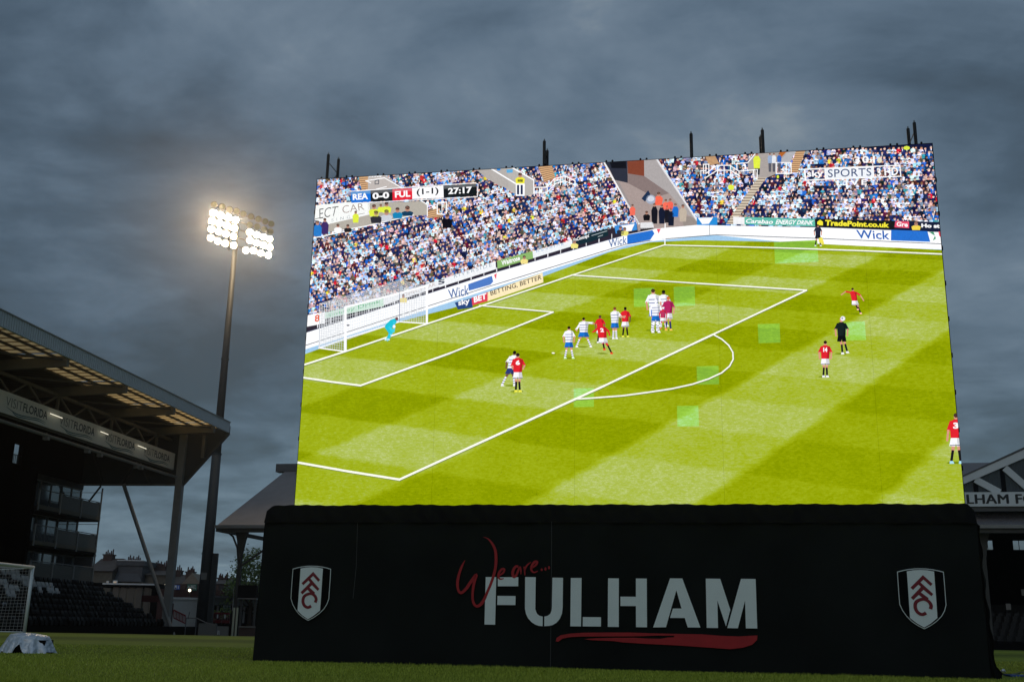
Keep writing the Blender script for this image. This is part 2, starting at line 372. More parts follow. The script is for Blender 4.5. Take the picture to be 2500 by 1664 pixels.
Z1, Z2, Z3, Z4, Z5, Z6, Z7 = tr(740, 340, 3.92), tr(1200, 340, 3.92), tr(1600, 300, 4.9), tr(1940, 280, 4.355), tr(700, 600, 3.92), tr(1200, 680, 4.712), tr(1700, 640, 2.903)
Z8, Z9 = tr(740, 660, 6.544), tr(1940, 380, 6.2)
Z0 = tr(740, 420, 11.2)
ID = lambda x, y: (x, y)
WH = (250, 250, 252)
# stand backgrounds
P.poly([(760, 420), (2320, 330), (2330, 560), (740, 860)], (18, 26, 60))
P.up()
SKIN = [(226, 178, 160), (205, 150, 130), (232, 195, 180), (150, 100, 80)]
HAIR = [(35, 22, 20), (60, 38, 28), (20, 15, 18), (110, 80, 50), (170, 160, 155)]
PAL = [((228, 236, 252), 24), ((170, 204, 240), 16), ((34, 108, 196), 11), ((30, 42, 92), 24), ((20, 26, 48), 11), ((132, 138, 162), 9), ((200, 170, 170), 4),
       ((198, 36, 56), 1.8), ((236, 208, 60), .9), ((90, 24, 48), 4), ((90, 80, 66), 4), ((60, 150, 175), 2)]
PW = [p[1] for p in PAL]
def inside(x, y, poly):
    r = False; j = len(poly)-1
    for i in range(len(poly)):
        xi, yi = poly[i]; xj, yj = poly[j]
        if (yi > y) != (yj > y) and x < (xj-xi)*(y-yi)/(yj-yi)+xi: r = not r
        j = i
    return r
def fan(x, y, s, z, pal=None):
    g_ = math.sin(x*.031+y*.05)*math.sin(x*.013-y*.041+2)+math.sin(x*.09+1)*math.sin(y*.11)*.7; P2_ = list(PW); P2_[0] *= max(.15, 1+1.3*g_); P2_[1] *= max(.3, 1+g_); P2_[3] *= max(.3, 1-g_); P2_[6] *= 1.8 if x < 1500 else .6
    c = random.choices(PAL, P2_)[0][0] if pal is None else pal; j = lambda a: random.uniform(-a, a)
    c = tuple(max(0, min(255, v+random.randint(-14, 14))) for v in c)
    w = s*random.uniform(.40, .56); h = s*random.uniform(.75, 1.0); lean = j(.14)*s
    P.poly([(x-w*.55, y), (x+w*.55, y), (x+w, y+h*.28), (x+w*.9+lean, y+h), (x-w*.9+lean, y+h), (x-w, y+h*.28)], c, None, z)
    if c[0] > 200 and c[2] > 200 and random.random() < .5:
        for k in (.35, .62): P.poly([(x-w*.8, y+h*k), (x+w*.8, y+h*k), (x+w*.8, y+h*(k+.14)), (x-w*.8, y+h*(k+.14))], (40, 80, 165), None, z+.00006)
    elif random.random() < .3:
        P.poly([(x-w*.2, y), (x+w*.2, y), (x, y+h*.6)], WH, None, z+.00006)
    sk = random.choice(SKIN); hr = random.choice(HAIR); r = s*.235; hx = x+j(.1)*s
    P.disc((hx, y-r*.75), r*.92, r*1.12, sk, None, 7, z+.00012)
    P.poly([(hx-r, y-r*.9), (hx-r*.8, y-r*1.8), (hx, y-r*2.15), (hx+r*.8, y-r*1.8), (hx+r, y-r*.9), (hx+r*.3, y-r*1.35)], hr, None, z+.00018)
    if random.random() < .55:
        P.disc((hx+j(.6)*w, y+h*.75), r*.6, r*.4, sk, None, 5, z+.00012)
def crowd(region, slope, x0, x1, y0, y1, sx, sy, size, z0):
    row = 0; y = y0
    while y < y1:
        x = x0+(row % 2)*sx*.5
        while x < x1:
            yy = y+slope*(x-x0)+random.uniform(-1.5, 1.5)
            if inside(x, yy, region) and random.random() < .97: fan(x+random.uniform(-2, 2), yy, size*random.uniform(.88, 1.12), z0+row*.00003)
            x += sx
        y += sy; row += 1
LEFTR = [(772, 425), (1478, 385), (1565, 545), (1484, 566), (1400, 592), (1301, 618), (1210, 643), (1072, 688), (937, 732), (745, 778)]
RIGHTR = [(1600, 380), (2285, 345), (2312, 545), (1790, 545), (1700, 540)]
P.soft = 0.; crowd(LEFTR, -.29, 735, 1570, 445, 1040, 10, 9.8, 12.0, P.z)
crowd(RIGHTR, -.012, 1600, 2320, 372, 560, 11.2, 10.8, 13.2, P.z); P.soft = 1.
P.up(.004)
def steps(q, n, T, c1=(214, 172, 128), c2=(120, 84, 66)):
    q = [T(*p) for p in q]; g = quadmap(q); P.poly(q, c1)
    z = P.z+.0003
    for i in range(n):
        t = (i+.5)/n; e = .16/n; P.poly([g(0, t-e), g(1, t-e), g(1, t+e), g(0, t+e)], c2, None, z)
# left stand furniture
GREY = (176, 170, 166); GR2 = (150, 146, 148)
steps([(530, 352), (622, 346), (622, 480), (562, 490)], 7, Z1)
P.poly([(622, 346), (780, 340), (945, 468), (560, 505), (622, 480)], (190, 182, 178), Z1)
P.poly([(1640, 275), (1965, 252), (1965, 470), (1880, 450), (1750, 370)], GREY, Z1)
P.poly([(0, 262), (165, 252), (405, 395), (405, 530), (320, 545), (215, 520), (120, 460), (0, 400)], (182, 178, 174), Z2)
P.poly([(620, 612), (1125, 595), (1190, 625), (1190, 725), (1050, 735), (600, 830), (240, 890), (240, 812), (620, 720)], (178, 172, 162), Z1)
P.poly([(125, 632), (465, 600), (640, 612), (640, 722), (240, 815), (110, 772)], (244, 246, 244), Z1)
steps([(1190, 690), (1290, 660), (1330, 740), (1200, 760)], 4, Z1)
steps([(438, 235), (572, 230), (612, 372), (505, 415)], 9, Z2)
P.up()
P.line([(650, 420), (600, 400), (780, 372), (945, 466)], 2.2, WH, Z1); P.line([(700, 480), (800, 455)], 2, WH, Z1); P.line([(690, 400), (725, 392), (725, 428), (690, 432), (690, 400)], 1.6, (30, 50, 70), Z1)
for x in (640, 665, 690, 715, 740): P.disc((x, 352), 14, 12, WH, Z1)
P.line([(0, 285), (232, 427)], 3.4, WH, Z2); P.line([(165, 255), (405, 392)], 3.4, WH, Z2); P.line([(405, 392), (405, 520)], 2.2, WH, Z2)
P.poly([(145, 292), (205, 290), (203, 322), (146, 324)], (90, 170, 220), Z2)
P.poly([(40, 262), (90, 258), (85, 300), (55, 300)], (40, 130, 210), Z2)
P.line([(280, 892), (610, 830), (1060, 728)], 2.2, WH, Z1); P.line([(100, 946), (400, 885)], 2.4, WH, Z1)
P.line([(1285, 612), (1285, 715), (1372, 722), (1375, 602), (1285, 612)], 2.6, WH, Z1); P.line([(1330, 605), (1330, 720)], 1.8, WH, Z1)
P.line([(1130, 590), (1190, 628), (1190, 735)], 2.2, WH, Z1)
P.line([(405, 462), (530, 462), (602, 380), (700, 352), (800, 400), (800, 455)], 2.6, WH, Z2); P.line([(410, 510), (530, 512), (615, 425), (700, 400), (795, 440)], 2.2, WH, Z2)
for x, a, b in ((410, 462, 545), (460, 462, 545), (535, 460, 512), (600, 382, 455), (660, 365, 440), (705, 352, 430), (750, 378, 440)): P.line([(x, a), (x, b)], 2, WH, Z2)
P.text('ECT', [(450, 1010), (975, 935), (905, 1190), (455, 1285)], (40, 44, 48), Z0, -.012)
P.line([(335, 1290), (450, 1262)], 1.5, (40, 44, 48), Z0)
P.text('CAR', [(1075, 930), (1650, 850), (1680, 1035), (1085, 1140)], (150, 130, 125), Z0, -.012)
P.text('SING', [(780, 1280), (1290, 1185), (1290, 1270), (780, 1365)], (150, 160, 165), Z0, -.01, 0, 1.9)
P.line([(1485, 1170), (1680, 1132)], 1.2, (120, 120, 120), Z0)
P.up()
YEL = (222, 235, 70)
def blob(x, y, w, h, c, T, head=True, n=9):
    P.poly([(x-w*.5, y+h), (x-w*.62, y+h*.25), (x-w*.3, y), (x+w*.3, y), (x+w*.62, y+h*.25), (x+w*.5, y+h)], c, T)
    if head:
        P.disc((x, y-w*.22), w*.24, w*.3, (190, 140, 120), T, n); P.disc((x, y-w*.38), w*.25, w*.2, (30, 24, 26), T, n)
for x, y, w, h in ((680, 670, 80, 70), (800, 645, 75, 60), (505, 715, 50, 85), (745, 650, 50, 50)): blob(x, y, w, h, YEL, Z1)
for x, y, w, h, c in ((700, 735, 90, 70, (45, 45, 55)), (800, 725, 90, 60, (200, 205, 215)), (905, 700, 80, 60, (20, 130, 180)), (1000, 690, 90, 45, (20, 60, 90)), (210, 790, 60, 120, (60, 40, 100)), (140, 820, 70, 110, (30, 120, 200)), (335, 845, 60, 50, WH), (430, 850, 60, 40, (25, 25, 30)), (1380, 760, 80, 90, (14, 14, 24))): blob(x, y, w, h, c, Z1)
blob(275, 365, 75, 70, (238, 232, 60), Z2); P.poly([(250, 385), (300, 385), (300, 410), (250, 410)], (20, 20, 30), Z2)
P.poly([(232, 425), (320, 425), (318, 545), (234, 545)], WH, Z2); P.poly([(245, 440), (265, 440), (265, 530), (245, 530)], (25, 40, 80), Z2, P.z+.0003); P.poly([(280, 440), (300, 440), (300, 530), (280, 530)], (25, 40, 80), Z2, P.z+.0003)
# big gangway between the stands
P.poly([(1065, 200), (1575, 175), (1965, 770), (1965, 845), (1800, 850), (1400, 880), (1390, 800)], (166, 150, 146), Z2)
P.up()
P.poly([(1065, 200), (1300, 190), (1305, 420), (1180, 392), (1130, 290)], (44, 48, 62), Z2); P.poly([(1180, 392), (1215, 400), (1420, 800), (1395, 805)], (150, 142, 142), Z2)
P.poly([(1130, 215), (1285, 205), (1290, 280), (1150, 280)], (18, 20, 28), Z2, P.z+.0003)
P.poly([(1300, 190), (1460, 183), (1462, 355), (1305, 330)], (128, 66, 48), Z2); P.poly([(1305, 330), (1462, 355), (1700, 520), (1560, 560), (1340, 440), (1300, 420)], (134, 118, 116), Z2)
P.poly([(1460, 183), (1572, 178), (1960, 770), (1870, 720), (1700, 520), (1462, 355)], (170, 164, 164), Z2)
P.line([(1068, 203), (1140, 340), (1412, 812)], 4.2, (240, 240, 242), Z2); P.line([(1572, 178), (1965, 775)], 4.2, (236, 236, 240), Z2)
P.line([(0, 415), (120, 600), (250, 790), (490, 1160)], 4.2, (232, 232, 236), Z3)
P.poly([(490, 1160), (500, 1225), (340, 1238), (310, 1130), (420, 1120)], (150, 140, 134), Z3)
P.up()
for x, y, w, h, c in ((1350, 650, 45, 80, (240, 110, 90)), (1600, 545, 65, 90, (245, 105, 80)), (1668, 605, 50, 70, (245, 110, 90)), (1710, 600, 50, 70, (240, 100, 85)), (1560, 645, 50, 165, (24, 24, 34)), (1630, 655, 50, 155, (22, 28, 50)), (1680, 660, 40, 140, (24, 24, 34)), (1718, 690, 50, 140, (20, 26, 46)), (1760, 645, 50, 100, (30, 110, 200)), (1832, 660, 60, 130, (190, 176, 160)), (1485, 720, 55, 60, (18, 18, 24))): blob(x, y, w, h, c, Z2)
P.disc((1525, 578), 48, 44, (160, 170, 190), Z2, 14); P.disc((1525, 572), 34, 28, (205, 210, 222), Z2, 14, P.z+.0003); P.poly([(1435, 570), (1500, 490), (1520, 530), (1470, 600)], (30, 50, 80), Z2)
P.poly([(1425, 800), (1545, 795), (1555, 850), (1425, 860)], (225, 225, 228), Z2); P.poly([(1425, 850), (1550, 845), (1550, 875), (1425, 880)], (40, 36, 40), Z2)
# right stand furniture
steps([(592, 392), (708, 386), (765, 490), (640, 512)], 8, Z3)
P.poly([(1190, 365), (1590, 340), (1470, 480), (1440, 615), (1320, 665), (1225, 665), (1105, 560), (1105, 475)], (168, 160, 156), Z3)
P.poly([(1480, 352), (1575, 342), (1492, 432)], (178, 100, 44), Z3, P.z+.0003)
P.poly([(1580, 345), (1690, 335), (1605, 480), (1485, 475)], (176, 176, 182), Z3, P.z+.0003)
steps([(1680, 338), (1795, 332), (1700, 600), (1600, 600)], 11, Z3)
steps([(1228, 655), (1330, 655), (935, 1215), (845, 1215)], 17, Z3, (210, 196, 176), (120, 104, 92))
P.up()
for l in ([(575, 500), (640, 498), (640, 620)], [(540, 575), (600, 575)], [(600, 612), (740, 512), (890, 512), (1000, 582), (1222, 562), (1216, 680)], [(610, 655), (740, 570), (900, 572), (1010, 640)], [(975, 560), (975, 490), (1100, 482)], [(1445, 600), (1445, 480), (1622, 480), (1625, 608), (1445, 610)], [(1790, 690), (1782, 560), (1960, 555)], [(1790, 690), (1960, 688)], [(1175, 570), (1180, 690)], [(1105, 480), (1195, 372)]):
    P.line(l, 2.4, WH, Z3)
for x, a, b in ((575, 500, 600), (605, 500, 610), (745, 512, 625), (822, 512, 625), (900, 512, 630), (1000, 582, 640), (545, 575, 640), (1570, 480, 610)): P.line([(x, a), (x, b)], 2.0, WH, Z3)
blob(1213, 400, 70, 150, YEL, Z3); P.poly([(1185, 545), (1250, 545), (1245, 625), (1225, 625)], (24, 30, 40), Z3)
for x, c in ((1370, (150, 170, 200)), (1418, (225, 228, 235)), (1482, (50, 100, 180))):
    blob(x, 392, 44, 95, c, Z3); P.poly([(x-18, 485), (x+18, 485), (x+15, 590), (x-15, 590)], (90, 90, 100), Z3)
blob(905, 745, 60, 60, YEL, Z3); P.disc((1463, 650), 26, 30, (20, 30, 30), Z3); P.disc((1465, 648), 15, 20, YEL, Z3, 8, P.z+.0003); P.disc((1190, 358), 36, 22, YEL, Z4)
P.up()
# washed-out broadcaster caption
P.poly([(455, 190), (1190, 165), (1195, 335), (462, 358)], (236, 240, 246), Z9, P.z-.0004)
P.line([(155, 210), (1590, 152), (1606, 318), (168, 376), (155, 210)], 2.6, WH, Z9); P.line([(455, 200), (462, 362)], 2, WH, Z9); P.line([(1190, 168), (1198, 335)], 2, WH, Z9)
P.text('SPORTS', [(500, 215), (1160, 190), (1160, 310), (505, 335)], (60, 80, 120), Z9, .005, 0, 1.05)
P.text('sky', [(185, 235), (430, 222), (435, 345), (190, 355)], WH, Z9, .03); P.text('3 HD', [(1240, 195), (1560, 180), (1565, 300), (1245, 318)], WH, Z9, .02)
P.text('LIVE', [(640, 375), (1090, 365), (1090, 445), (640, 462)], WH, Z9, .03, 0, 1.5); P.text('301', [(900, 20), (1210, 5), (1215, 110), (905, 120)], WH, Z9, .02, 0, 1.2)
P.disc((1285, 75), 38, 45, (226, 220, 196), Z9)
# hoardings, far side
P.poly([(495, 1135), (740, 1130), (742, 1225), (498, 1228)], (40, 140, 215), Z3); P.poly([(510, 1140), (690, 1135), (640, 1210), (560, 1215)], WH, Z3, P.z+.0003)
P.poly([(930, 1126), (1905, 1152), (1912, 1243), (932, 1214)], (96, 186, 168), Z3); P.poly([(930, 1126), (1065, 1130), (1067, 1217), (932, 1214)], (240, 240, 242), Z3, P.z+.0003)
P.poly([(215, 1108), (1060, 1130), (1062, 1220), (217, 1192)], (22, 26, 28), Z4); P.poly([(1060, 1130), (1548, 1145), (1556, 1240), (1062, 1220)], (24, 32, 58), Z4)
P.up()
P.text('Carabao', [(1085, 1150), (1410, 1160), (1405, 1215), (1080, 1200)], WH, Z3, .025, .2); P.text('ENERGY DRINK', [(1445, 1160), (1895, 1172), (1885, 1225), (1435, 1215)], WH, Z3, .03, .2)
P.text('TradePoint.co.uk', [(325, 1122), (1005, 1150), (1005, 1205), (320, 1182)], (245, 232, 60), Z4, .045)
P.poly([(270, 1120), (300, 1142), (300, 1180), (240, 1178), (240, 1142)], (245, 232, 60), Z4)
P.poly([(1070, 1132), (1215, 1138), (1215, 1210), (1060, 1200)], (226, 80, 110), Z4); P.text('Gre', [(1085, 1140), (1205, 1148), (1200, 1198), (1080, 1188)], WH, Z4, .03, 0, 1., P.z+.0003)
P.text('Ho st', [(1345, 1160), (1540, 1165), (1545, 1210), (1345, 1202)], WH, Z4, .05)
blob(1290, 1180, 80, 50, (240, 212, 80), Z4)
# white perimeter boards and pale run-off
P.poly([(740, 815), (1200, 668), (1532, 573), (1600, 559), (1700, 550), (1754, 551), (2000, 556), (2310, 568), (2320, 610), (2004, 601), (1750, 575), (1712, 577), (1588, 590), (1529, 600), (1200, 705), (740, 855)], (252, 253, 255))
P.poly([(740, 845), (1200, 698), (1529, 597), (1588, 588), (1712, 577), (1750, 574), (2320, 596), (2320, 618), (1750, 588), (1590, 600), (1200, 740), (740, 905)], (160, 200, 232), None, P.z-.0006)
P.up()
P.line([(735, 847), (1200, 698), (1529, 597), (1600, 586), (1712, 577), (1750, 574), (2004, 583), (2320, 597)], 1.6, (40, 50, 70))
P.line([(735, 815), (1090, 703), (1200, 668), (1532, 573)], 1.2, (70, 80, 110)); P.line([(648, 1225), (650, 1342)], 1, (40, 40, 60), Z3)
# railing wall and adverts on the left stand
P.poly([(735, 776), (937, 729), (1072, 685), (1210, 640), (1301, 614), (1398, 587), (1484, 560), (1545, 545), (1556, 568), (1532, 574), (1200, 668), (735, 816)], (44, 38, 52), None, P.z-.0022)
P.poly([(200, 665), (372, 635), (372, 742), (198, 775)], WH, Z5); P.poly([(372, 640), (930, 500), (935, 578), (372, 700)], (196, 226, 208), Z5)
P.poly([(930, 500), (1460, 330), (1460, 395), (930, 570)], (236, 238, 242), Z5); P.poly([(1460, 330), (2000, 150), (2005, 225), (1460, 400)], (240, 242, 246), Z5)
P.poly([(55, 1165), (395, 1072), (400, 1142), (60, 1240)], (140, 182, 108), Z2); P.poly([(392, 1075), (775, 968), (775, 1025), (400, 1140)], (236, 240, 244), Z2)
P.poly([(772, 962), (945, 900), (1112, 858), (1118, 925), (945, 985), (775, 1025)], (20, 44, 54), Z2)
P.poly([(1175, 830), (1385, 805), (1395, 870), (1190, 905)], (60, 140, 215), Z2); P.poly([(1240, 830), (1370, 812), (1340, 880), (1290, 885)], WH, Z2, P.z+.0003)
P.up()
P.text('Energy Drink', [(400, 650), (905, 512), (905, 560), (405, 690)], (110, 180, 140), Z5, .02)
P.text('DIRECT CAR', [(1120, 455), (1420, 352), (1425, 385), (1125, 485)], (190, 170, 165), Z5, -.01); P.text('S', [(1450, 335), (1515, 315), (1515, 360), (1455, 378)], (50, 60, 80), Z5, .03)
P.text('RIVERSIDE', [(1600, 275), (1960, 165), (1965, 200), (1605, 310)], (160, 175, 190), Z5, 0, 0, 1.4)
P.text('Waitrose', [(95, 1165), (272, 1112), (275, 1160), (98, 1212)], WH, Z2, .03); P.text('Reading', [(430, 1065), (690, 985), (692, 1015), (432, 1095)], (150, 180, 215), Z2, 0, 0, 1.4)
P.text('EnConcept', [(785, 950), (935, 905), (935, 950), (785, 995)], WH, Z2, .025); P.line([(960, 925), (1105, 880)], 1.5, (180, 190, 195), Z2); P.line([(1020, 935), (1065, 920)], 1.5, (180, 190, 195), Z2)
P.text('8', [(272, 665), (318, 658), (318, 722), (272, 732)], (226, 84, 40), Z5, .02)
for i in range(26):
    t = i/25; x = 745+t*780; y = 797-t*228; P.line([(x, y-6), (x, y+12)], 2.4 if i % 2 else 1.6, (235, 235, 240), None, P.z-.0026)
for x, y, T, c in ((1120, 500, Z5, (238, 220, 130)), (2275, 130, Z5, (240, 222, 140)), (795, 1000, Z2, (236, 226, 130)), (1235, 870, Z2, (40, 44, 60)), (1275, 880, Z2, (232, 226, 120))): blob(x, y, 60, 46, c, T)
P.text('Wick', [(1545, 425), (1745, 372), (1745, 470), (1560, 512)], (44, 92, 158), Z5, .005)
P.poly([(1738, 370), (1965, 290), (1978, 345), (1950, 375), (1745, 432)], (78, 122, 196), Z5); P.poly([(1985, 282), (2012, 265), (2005, 325)], (232, 90, 110), Z5)
P.text('Wick', [(1120, 965), (1295, 925), (1292, 1000), (1128, 1042)], (44, 92, 158), Z2, .005)
P.poly([(1298, 918), (1540, 872), (1560, 905), (1520, 965), (1300, 1005)], (38, 112, 206), Z2); P.poly([(1580, 862), (1620, 858), (1600, 905)], (232, 90, 110), Z2)
P.text('Wick', [(650, 1228), (1005, 1236), (1010, 1332), (665, 1318)], (34, 96, 180), Z4, .012)
P.poly([(1025, 1228), (1410, 1242), (1440, 1355), (1022, 1340)], (40, 112, 206), Z4); P.poly([(1425, 1250), (1475, 1250), (1500, 1320), (1465, 1345), (1490, 1290)], (60, 150, 110), Z4); P.poly([(1525, 1245), (1560, 1245), (1562, 1320), (1535, 1290)], (226, 80, 100), Z4)
P.poly([(1610, 545), (1772, 502), (1782, 592), (1640, 612)], (38, 70, 128), Z5); P.poly([(1770, 500), (1927, 443), (1930, 530), (1778, 572)], (222, 62, 84), Z5)
P.poly([(1190, 714), (1325, 666), (1327, 690), (1190, 736)], (250, 232, 188))
P.up()
P.text('sky', [(1640, 525), (1752, 498), (1755, 568), (1648, 590)], WH, Z5, .03); P.text('BET', [(1790, 490), (1912, 452), (1915, 508), (1795, 548)], WH, Z5, .04)
P.text('BETTING, BETTER', [(1197, 711), (1322, 671), (1323, 684), (1199, 724)], (60, 36, 36), None, .008)
# grass of the filmed pitch is a separate sheet (see below); markings
P.z = .0150
H = np.array([[5.71965137e-02, -5.83362649e-01, 4.25766721e+02], [-1.51723636e-01, -4.57873144e-01, 5.19978359e+02], [-3.86030934e-04, -9.06520863e-03, 1.]])
Hi = np.linalg.inv(H)
def pitch_px(a, b): q = Hi@np.array([a, b, 1.]); return (q[0]/q[2], q[1]/q[2])
LN = (248, 250, 236); DK = (105, 120, 60)
def mark(pts, w0, w1, T=None):
    if T: pts = [T(*p) for p in pts]
    n = len(pts)-1; w0 *= .8; w1 *= .8
    for i in range(n):
        w = w0+(w1-w0)*(i+.5)/n
        P.line([(pts[i][0]+.6, pts[i][1]+.9), (pts[i+1][0]+.6, pts[i+1][1]+.9)], w+1.6, DK, None, P.z-.0003); P.line([pts[i], pts[i+1]], w, LN)
mark([(742, 891), (844, 858), (1043, 791), (1200, 739), (1395, 673), (1621, 599)], 5.5, 3.4)
mark([(1621, 599), (1800, 603), (1940, 607), (2110, 613), (2301, 621), (2320, 622)], 3.2, 4.4)
mark([(1396, 672), (1700, 692), (1969, 709)], 3.2, 4.4)
mark([(1969, 709), (1740, 817), (1475, 942), (976, 1170)], 4.6, 7.0); mark([(976, 1170), (850, 1150), (725, 1128)], 7, 6.6)
mark([(1171, 746), (1260, 754), (1351, 762)], 3.4, 3.8); mark([(1351, 762), (1100, 862), (881, 941)], 4.2, 6); mark([(881, 941), (810, 932), (736, 921)], 5.8, 5.6)
arc = [(1740, 816), (1762, 828), (1779, 843), (1789, 860), (1790, 877), (1781, 894), (1762, 910), (1730, 925), (1690, 938), (1640, 949), (1580, 958), (1520, 966), (1440, 972), (1403, 974)]
mark(arc, 4, 4.6)
P.disc((712, 858), 20, 8, WH, Z6)
# filmed goal
P.up()
def netq(a, b, c, d, n, m, col=(206, 210, 216)):
    g = quadmap([a, b, c, d]); z = P.z-.0002
    for i in range(n+1): P.line([g(i/n, 0), g(i/n, 1)], .9, col, None, z)
    for j in range(m+1): P.line([g(0, j/m), g(1, j/m)], .9, col, None, z)
q = lambda *p: [Z5(*k) for k in p]
netq(*q((320, 555), (565, 590), (548, 1008), (310, 978)), 11, 18); netq(*q((1083, 430), (1342, 385), (1335, 745), (1083, 728)), 11, 16)
netq(*q((320, 555), (1083, 330), (1342, 385), (565, 590)), 36, 7); netq(*q((320, 560), (1083, 440), (1083, 730), (320, 985)), 34, 12, (224, 228, 232))
P.up()
P.line([(1083, 275), (1083, 730)], 1.8, (150, 155, 175), Z5); P.line([(320, 570), (315, 985)], 1.6, (215, 218, 225), Z5)
P.line([(310, 978), (545, 1010)], 3.2, WH, Z5); P.line([(310, 978), (555, 895)], 2.2, WH, Z5); P.line([(580, 885), (1083, 728), (1335, 745)], 3, WH, Z5)
P.line([(565, 590), (565, 1008)], 6.4, WH, Z5); P.line([(560, 592), (1348, 386)], 5, WH, Z5); P.line([(1344, 386), (1344, 745)], 5.4, WH, Z5)
P.line([(118, 818), (118, 1012)][0:0] or [(1662, 812), (1660, 1010)], 2.6, WH, Z2); P.line([(1520, 968), (1658, 960)], 2, WH, Z2)
P.disc((590, 762), 16, 9, (120, 120, 130), Z5)
# players
P.z = .018
def pl(T, x, y0, y1, shirt, shorts, sock, hair=(40, 26, 22), skin=(214, 150, 126), lean=0., spread=.16, arms=(), stripes=None, num=None, band=True, boots=(238, 238, 240), numc=WH, legs=None, w=1.):
    h = y1-y0; X = lambda dx, t: (x+dx*h+lean*h*(.5-t), y0+t*h); z = P.z
    P.disc((x-h*.02, y1-h*.02), h*.17, h*.022, (118, 136, 10), T, 10, z-.0004)  # shadow under the feet, drawn into the filmed picture as a dark ellipse
    for sg in (-1, 1):
        lx = sg*spread*.5 if legs is None else legs[(sg+1)//2][0]; dy = 0 if legs is None else legs[(sg+1)//2][1]
        hp = X(sg*.045*w, .6); kn = X(lx*.6+sg*.02, .75+dy*.5); ft = X(lx+sg*.02, .955+dy)
        P.line([T(*hp), T(*kn)], h*.062*kx(T), skin, None, z); P.line([T(*kn), T(*ft)], h*.052*kx(T), sock, None, z+.0001)
        if stripes:
            for t in (.2, .5, .8): a = (kn[0]+(ft[0]-kn[0])*t, kn[1]+(ft[1]-kn[1])*t); P.line([T(a[0]-h*.026, a[1]), T(a[0]+h*.026, a[1])], h*.018*kx(T), (40, 56, 120), None, z+.0002)
        P.poly([(ft[0]-h*.03, ft[1]-h*.01), (ft[0]+h*.03, ft[1]-h*.012), (ft[0]+h*.06, ft[1]+h*.04), (ft[0]-h*.035, ft[1]+h*.045)], boots, T, z+.0002)
    P.poly([X(-.09*w, .45), X(.09*w, .45), X(.115*w+spread*.12, .655), X(.015, .665), X(0, .6), X(-.015, .665), X(-.115*w-spread*.12, .655)], shorts, T, z+.0003)
    for (ax, at, bx, bt) in arms or ((-.165, .33, -.15, .5), (.165, .33, .15, .5)):
        sx = math.copysign(.095, ax); P.line([T(*X(sx, .19)), T(*X(ax, at))], h*.062*kx(T), shirt, None, z+.0002); P.line([T(*X(ax, at)), T(*X(bx, bt))], h*.042*kx(T), skin, None, z+.0004)
    P.poly([X(-.045, .14), X(.045, .14), X(.13*w, .19), X(.115*w, .34), X(.105*w, .5), X(-.105*w, .5), X(-.115*w, .34), X(-.13*w, .19)], shirt, T, z+.0005)
    dk = tuple(int(k*.80) for k in shirt); P.poly([X(.05, .17), X(.13*w, .19), X(.115*w, .34), X(.105*w, .5), X(.03, .5), X(.07, .34)], dk, T, z+.00055)  # shaded side of the body drawn as darker shirt colour, shorts likewise below
    dk = tuple(int(k*.84) for k in shorts); P.poly([X(.02, .5), X(.1*w, .5), X(.115*w+spread*.12, .655), X(.03, .66)], dk, T, z+.00035)
    if stripes:
        for t in (.26, .34, .42): P.poly([X(-.112*w, t), X(.112*w, t-.005), X(.112*w, t+.012), X(-.112*w, t+.018)], stripes, T, z+.0006)
    if band: P.poly([X(-.12*w, .635), X(.12*w, .635), X(.12*w, .65), X(-.12*w, .65)], (60, 60, 90), T, z+.0004)
    c = X(0, .085); P.line([T(*X(0, .1)), T(*X(0, .16))], h*.05*kx(T), skin, None, z+.0004); P.disc(c, h*.045, h*.058, skin, T, 10, z+.0006); c = X(0, .062); P.disc(c, h*.047, h*.045, hair, T, 10, z+.0007)
    if num:
        P.text(num, [X(-.055, .2), X(.055, .2), X(.055, .32), X(-.055, .32)], numc, T, .05, 0, .95, z+.0008)
    P.z += .0012
def kx(T): return T(1, 0)[0]-T(0, 0)[0]
RED = (222, 34, 48); BLU = (22, 112, 206); WS = (246, 247, 252); BLKS = (26, 24, 28); STR = (58, 78, 150)
pl(Z6, 232, 825, 1240, WS, (44, 60, 120), WS, (18, 14, 16), (120, 82, 66), .2, .3, stripes=STR)
pl(Z6, 305, 850, 1308, RED, WS, BLKS, spread=.06, num='6', boots=(240, 236, 80), arms=((-.15, .34, -.12, .42), (.17, .33, .13, .42)))
pl(Z6, 893, 545, 925, WS, BLU, WS, spread=.2, stripes=STR, boots=(210, 240, 190))
pl(Z6, 1062, 445, 795, WS, BLU, WS, (26, 18, 18), arms=((-.25, .42, -.22, .46), (.3, .2, .42, .25)), spread=.42, stripes=STR, w=1.2)
pl(Z6, 1250, 420, 745, RED, WS, BLKS, (90, 60, 50), (140, 92, 74), spread=.12)
pl(Z6, 1282, 500, 872, RED, WS, BLKS, (222, 34, 48), (222, 34, 48), num='2', legs=((.03, -.12), (.2, 0)), arms=((-.25, .3, -.3, .32), (.2, .3, .22, .42)), boots=(240, 60, 40), lean=-.1, w=1.15)
pl(Z6, 1540, 325, 678, RED, WS, BLKS, (20, 14, 14), (110, 76, 60), spread=.12, boots=(236, 236, 90))
pl(Z6, 1420, 325, 702, WS, BLU, WS, (120, 70, 44), arms=((.2, .32, .32, .3), (.16, .3, .3, .34)), spread=.06, stripes=STR)
pl(Z6, 1980, 130, 560, WS, BLU, WS, (16, 12, 14), (110, 76, 60), spread=.14, stripes=STR)
pl(Z6, 1870, 115, 610, WS, BLU, WS, (70, 44, 34), spread=.08, stripes=STR, lean=-.05); pl(Z6, 1890, 235, 630, WS, BLU, WS, WS, WS, spread=.14, stripes=STR)
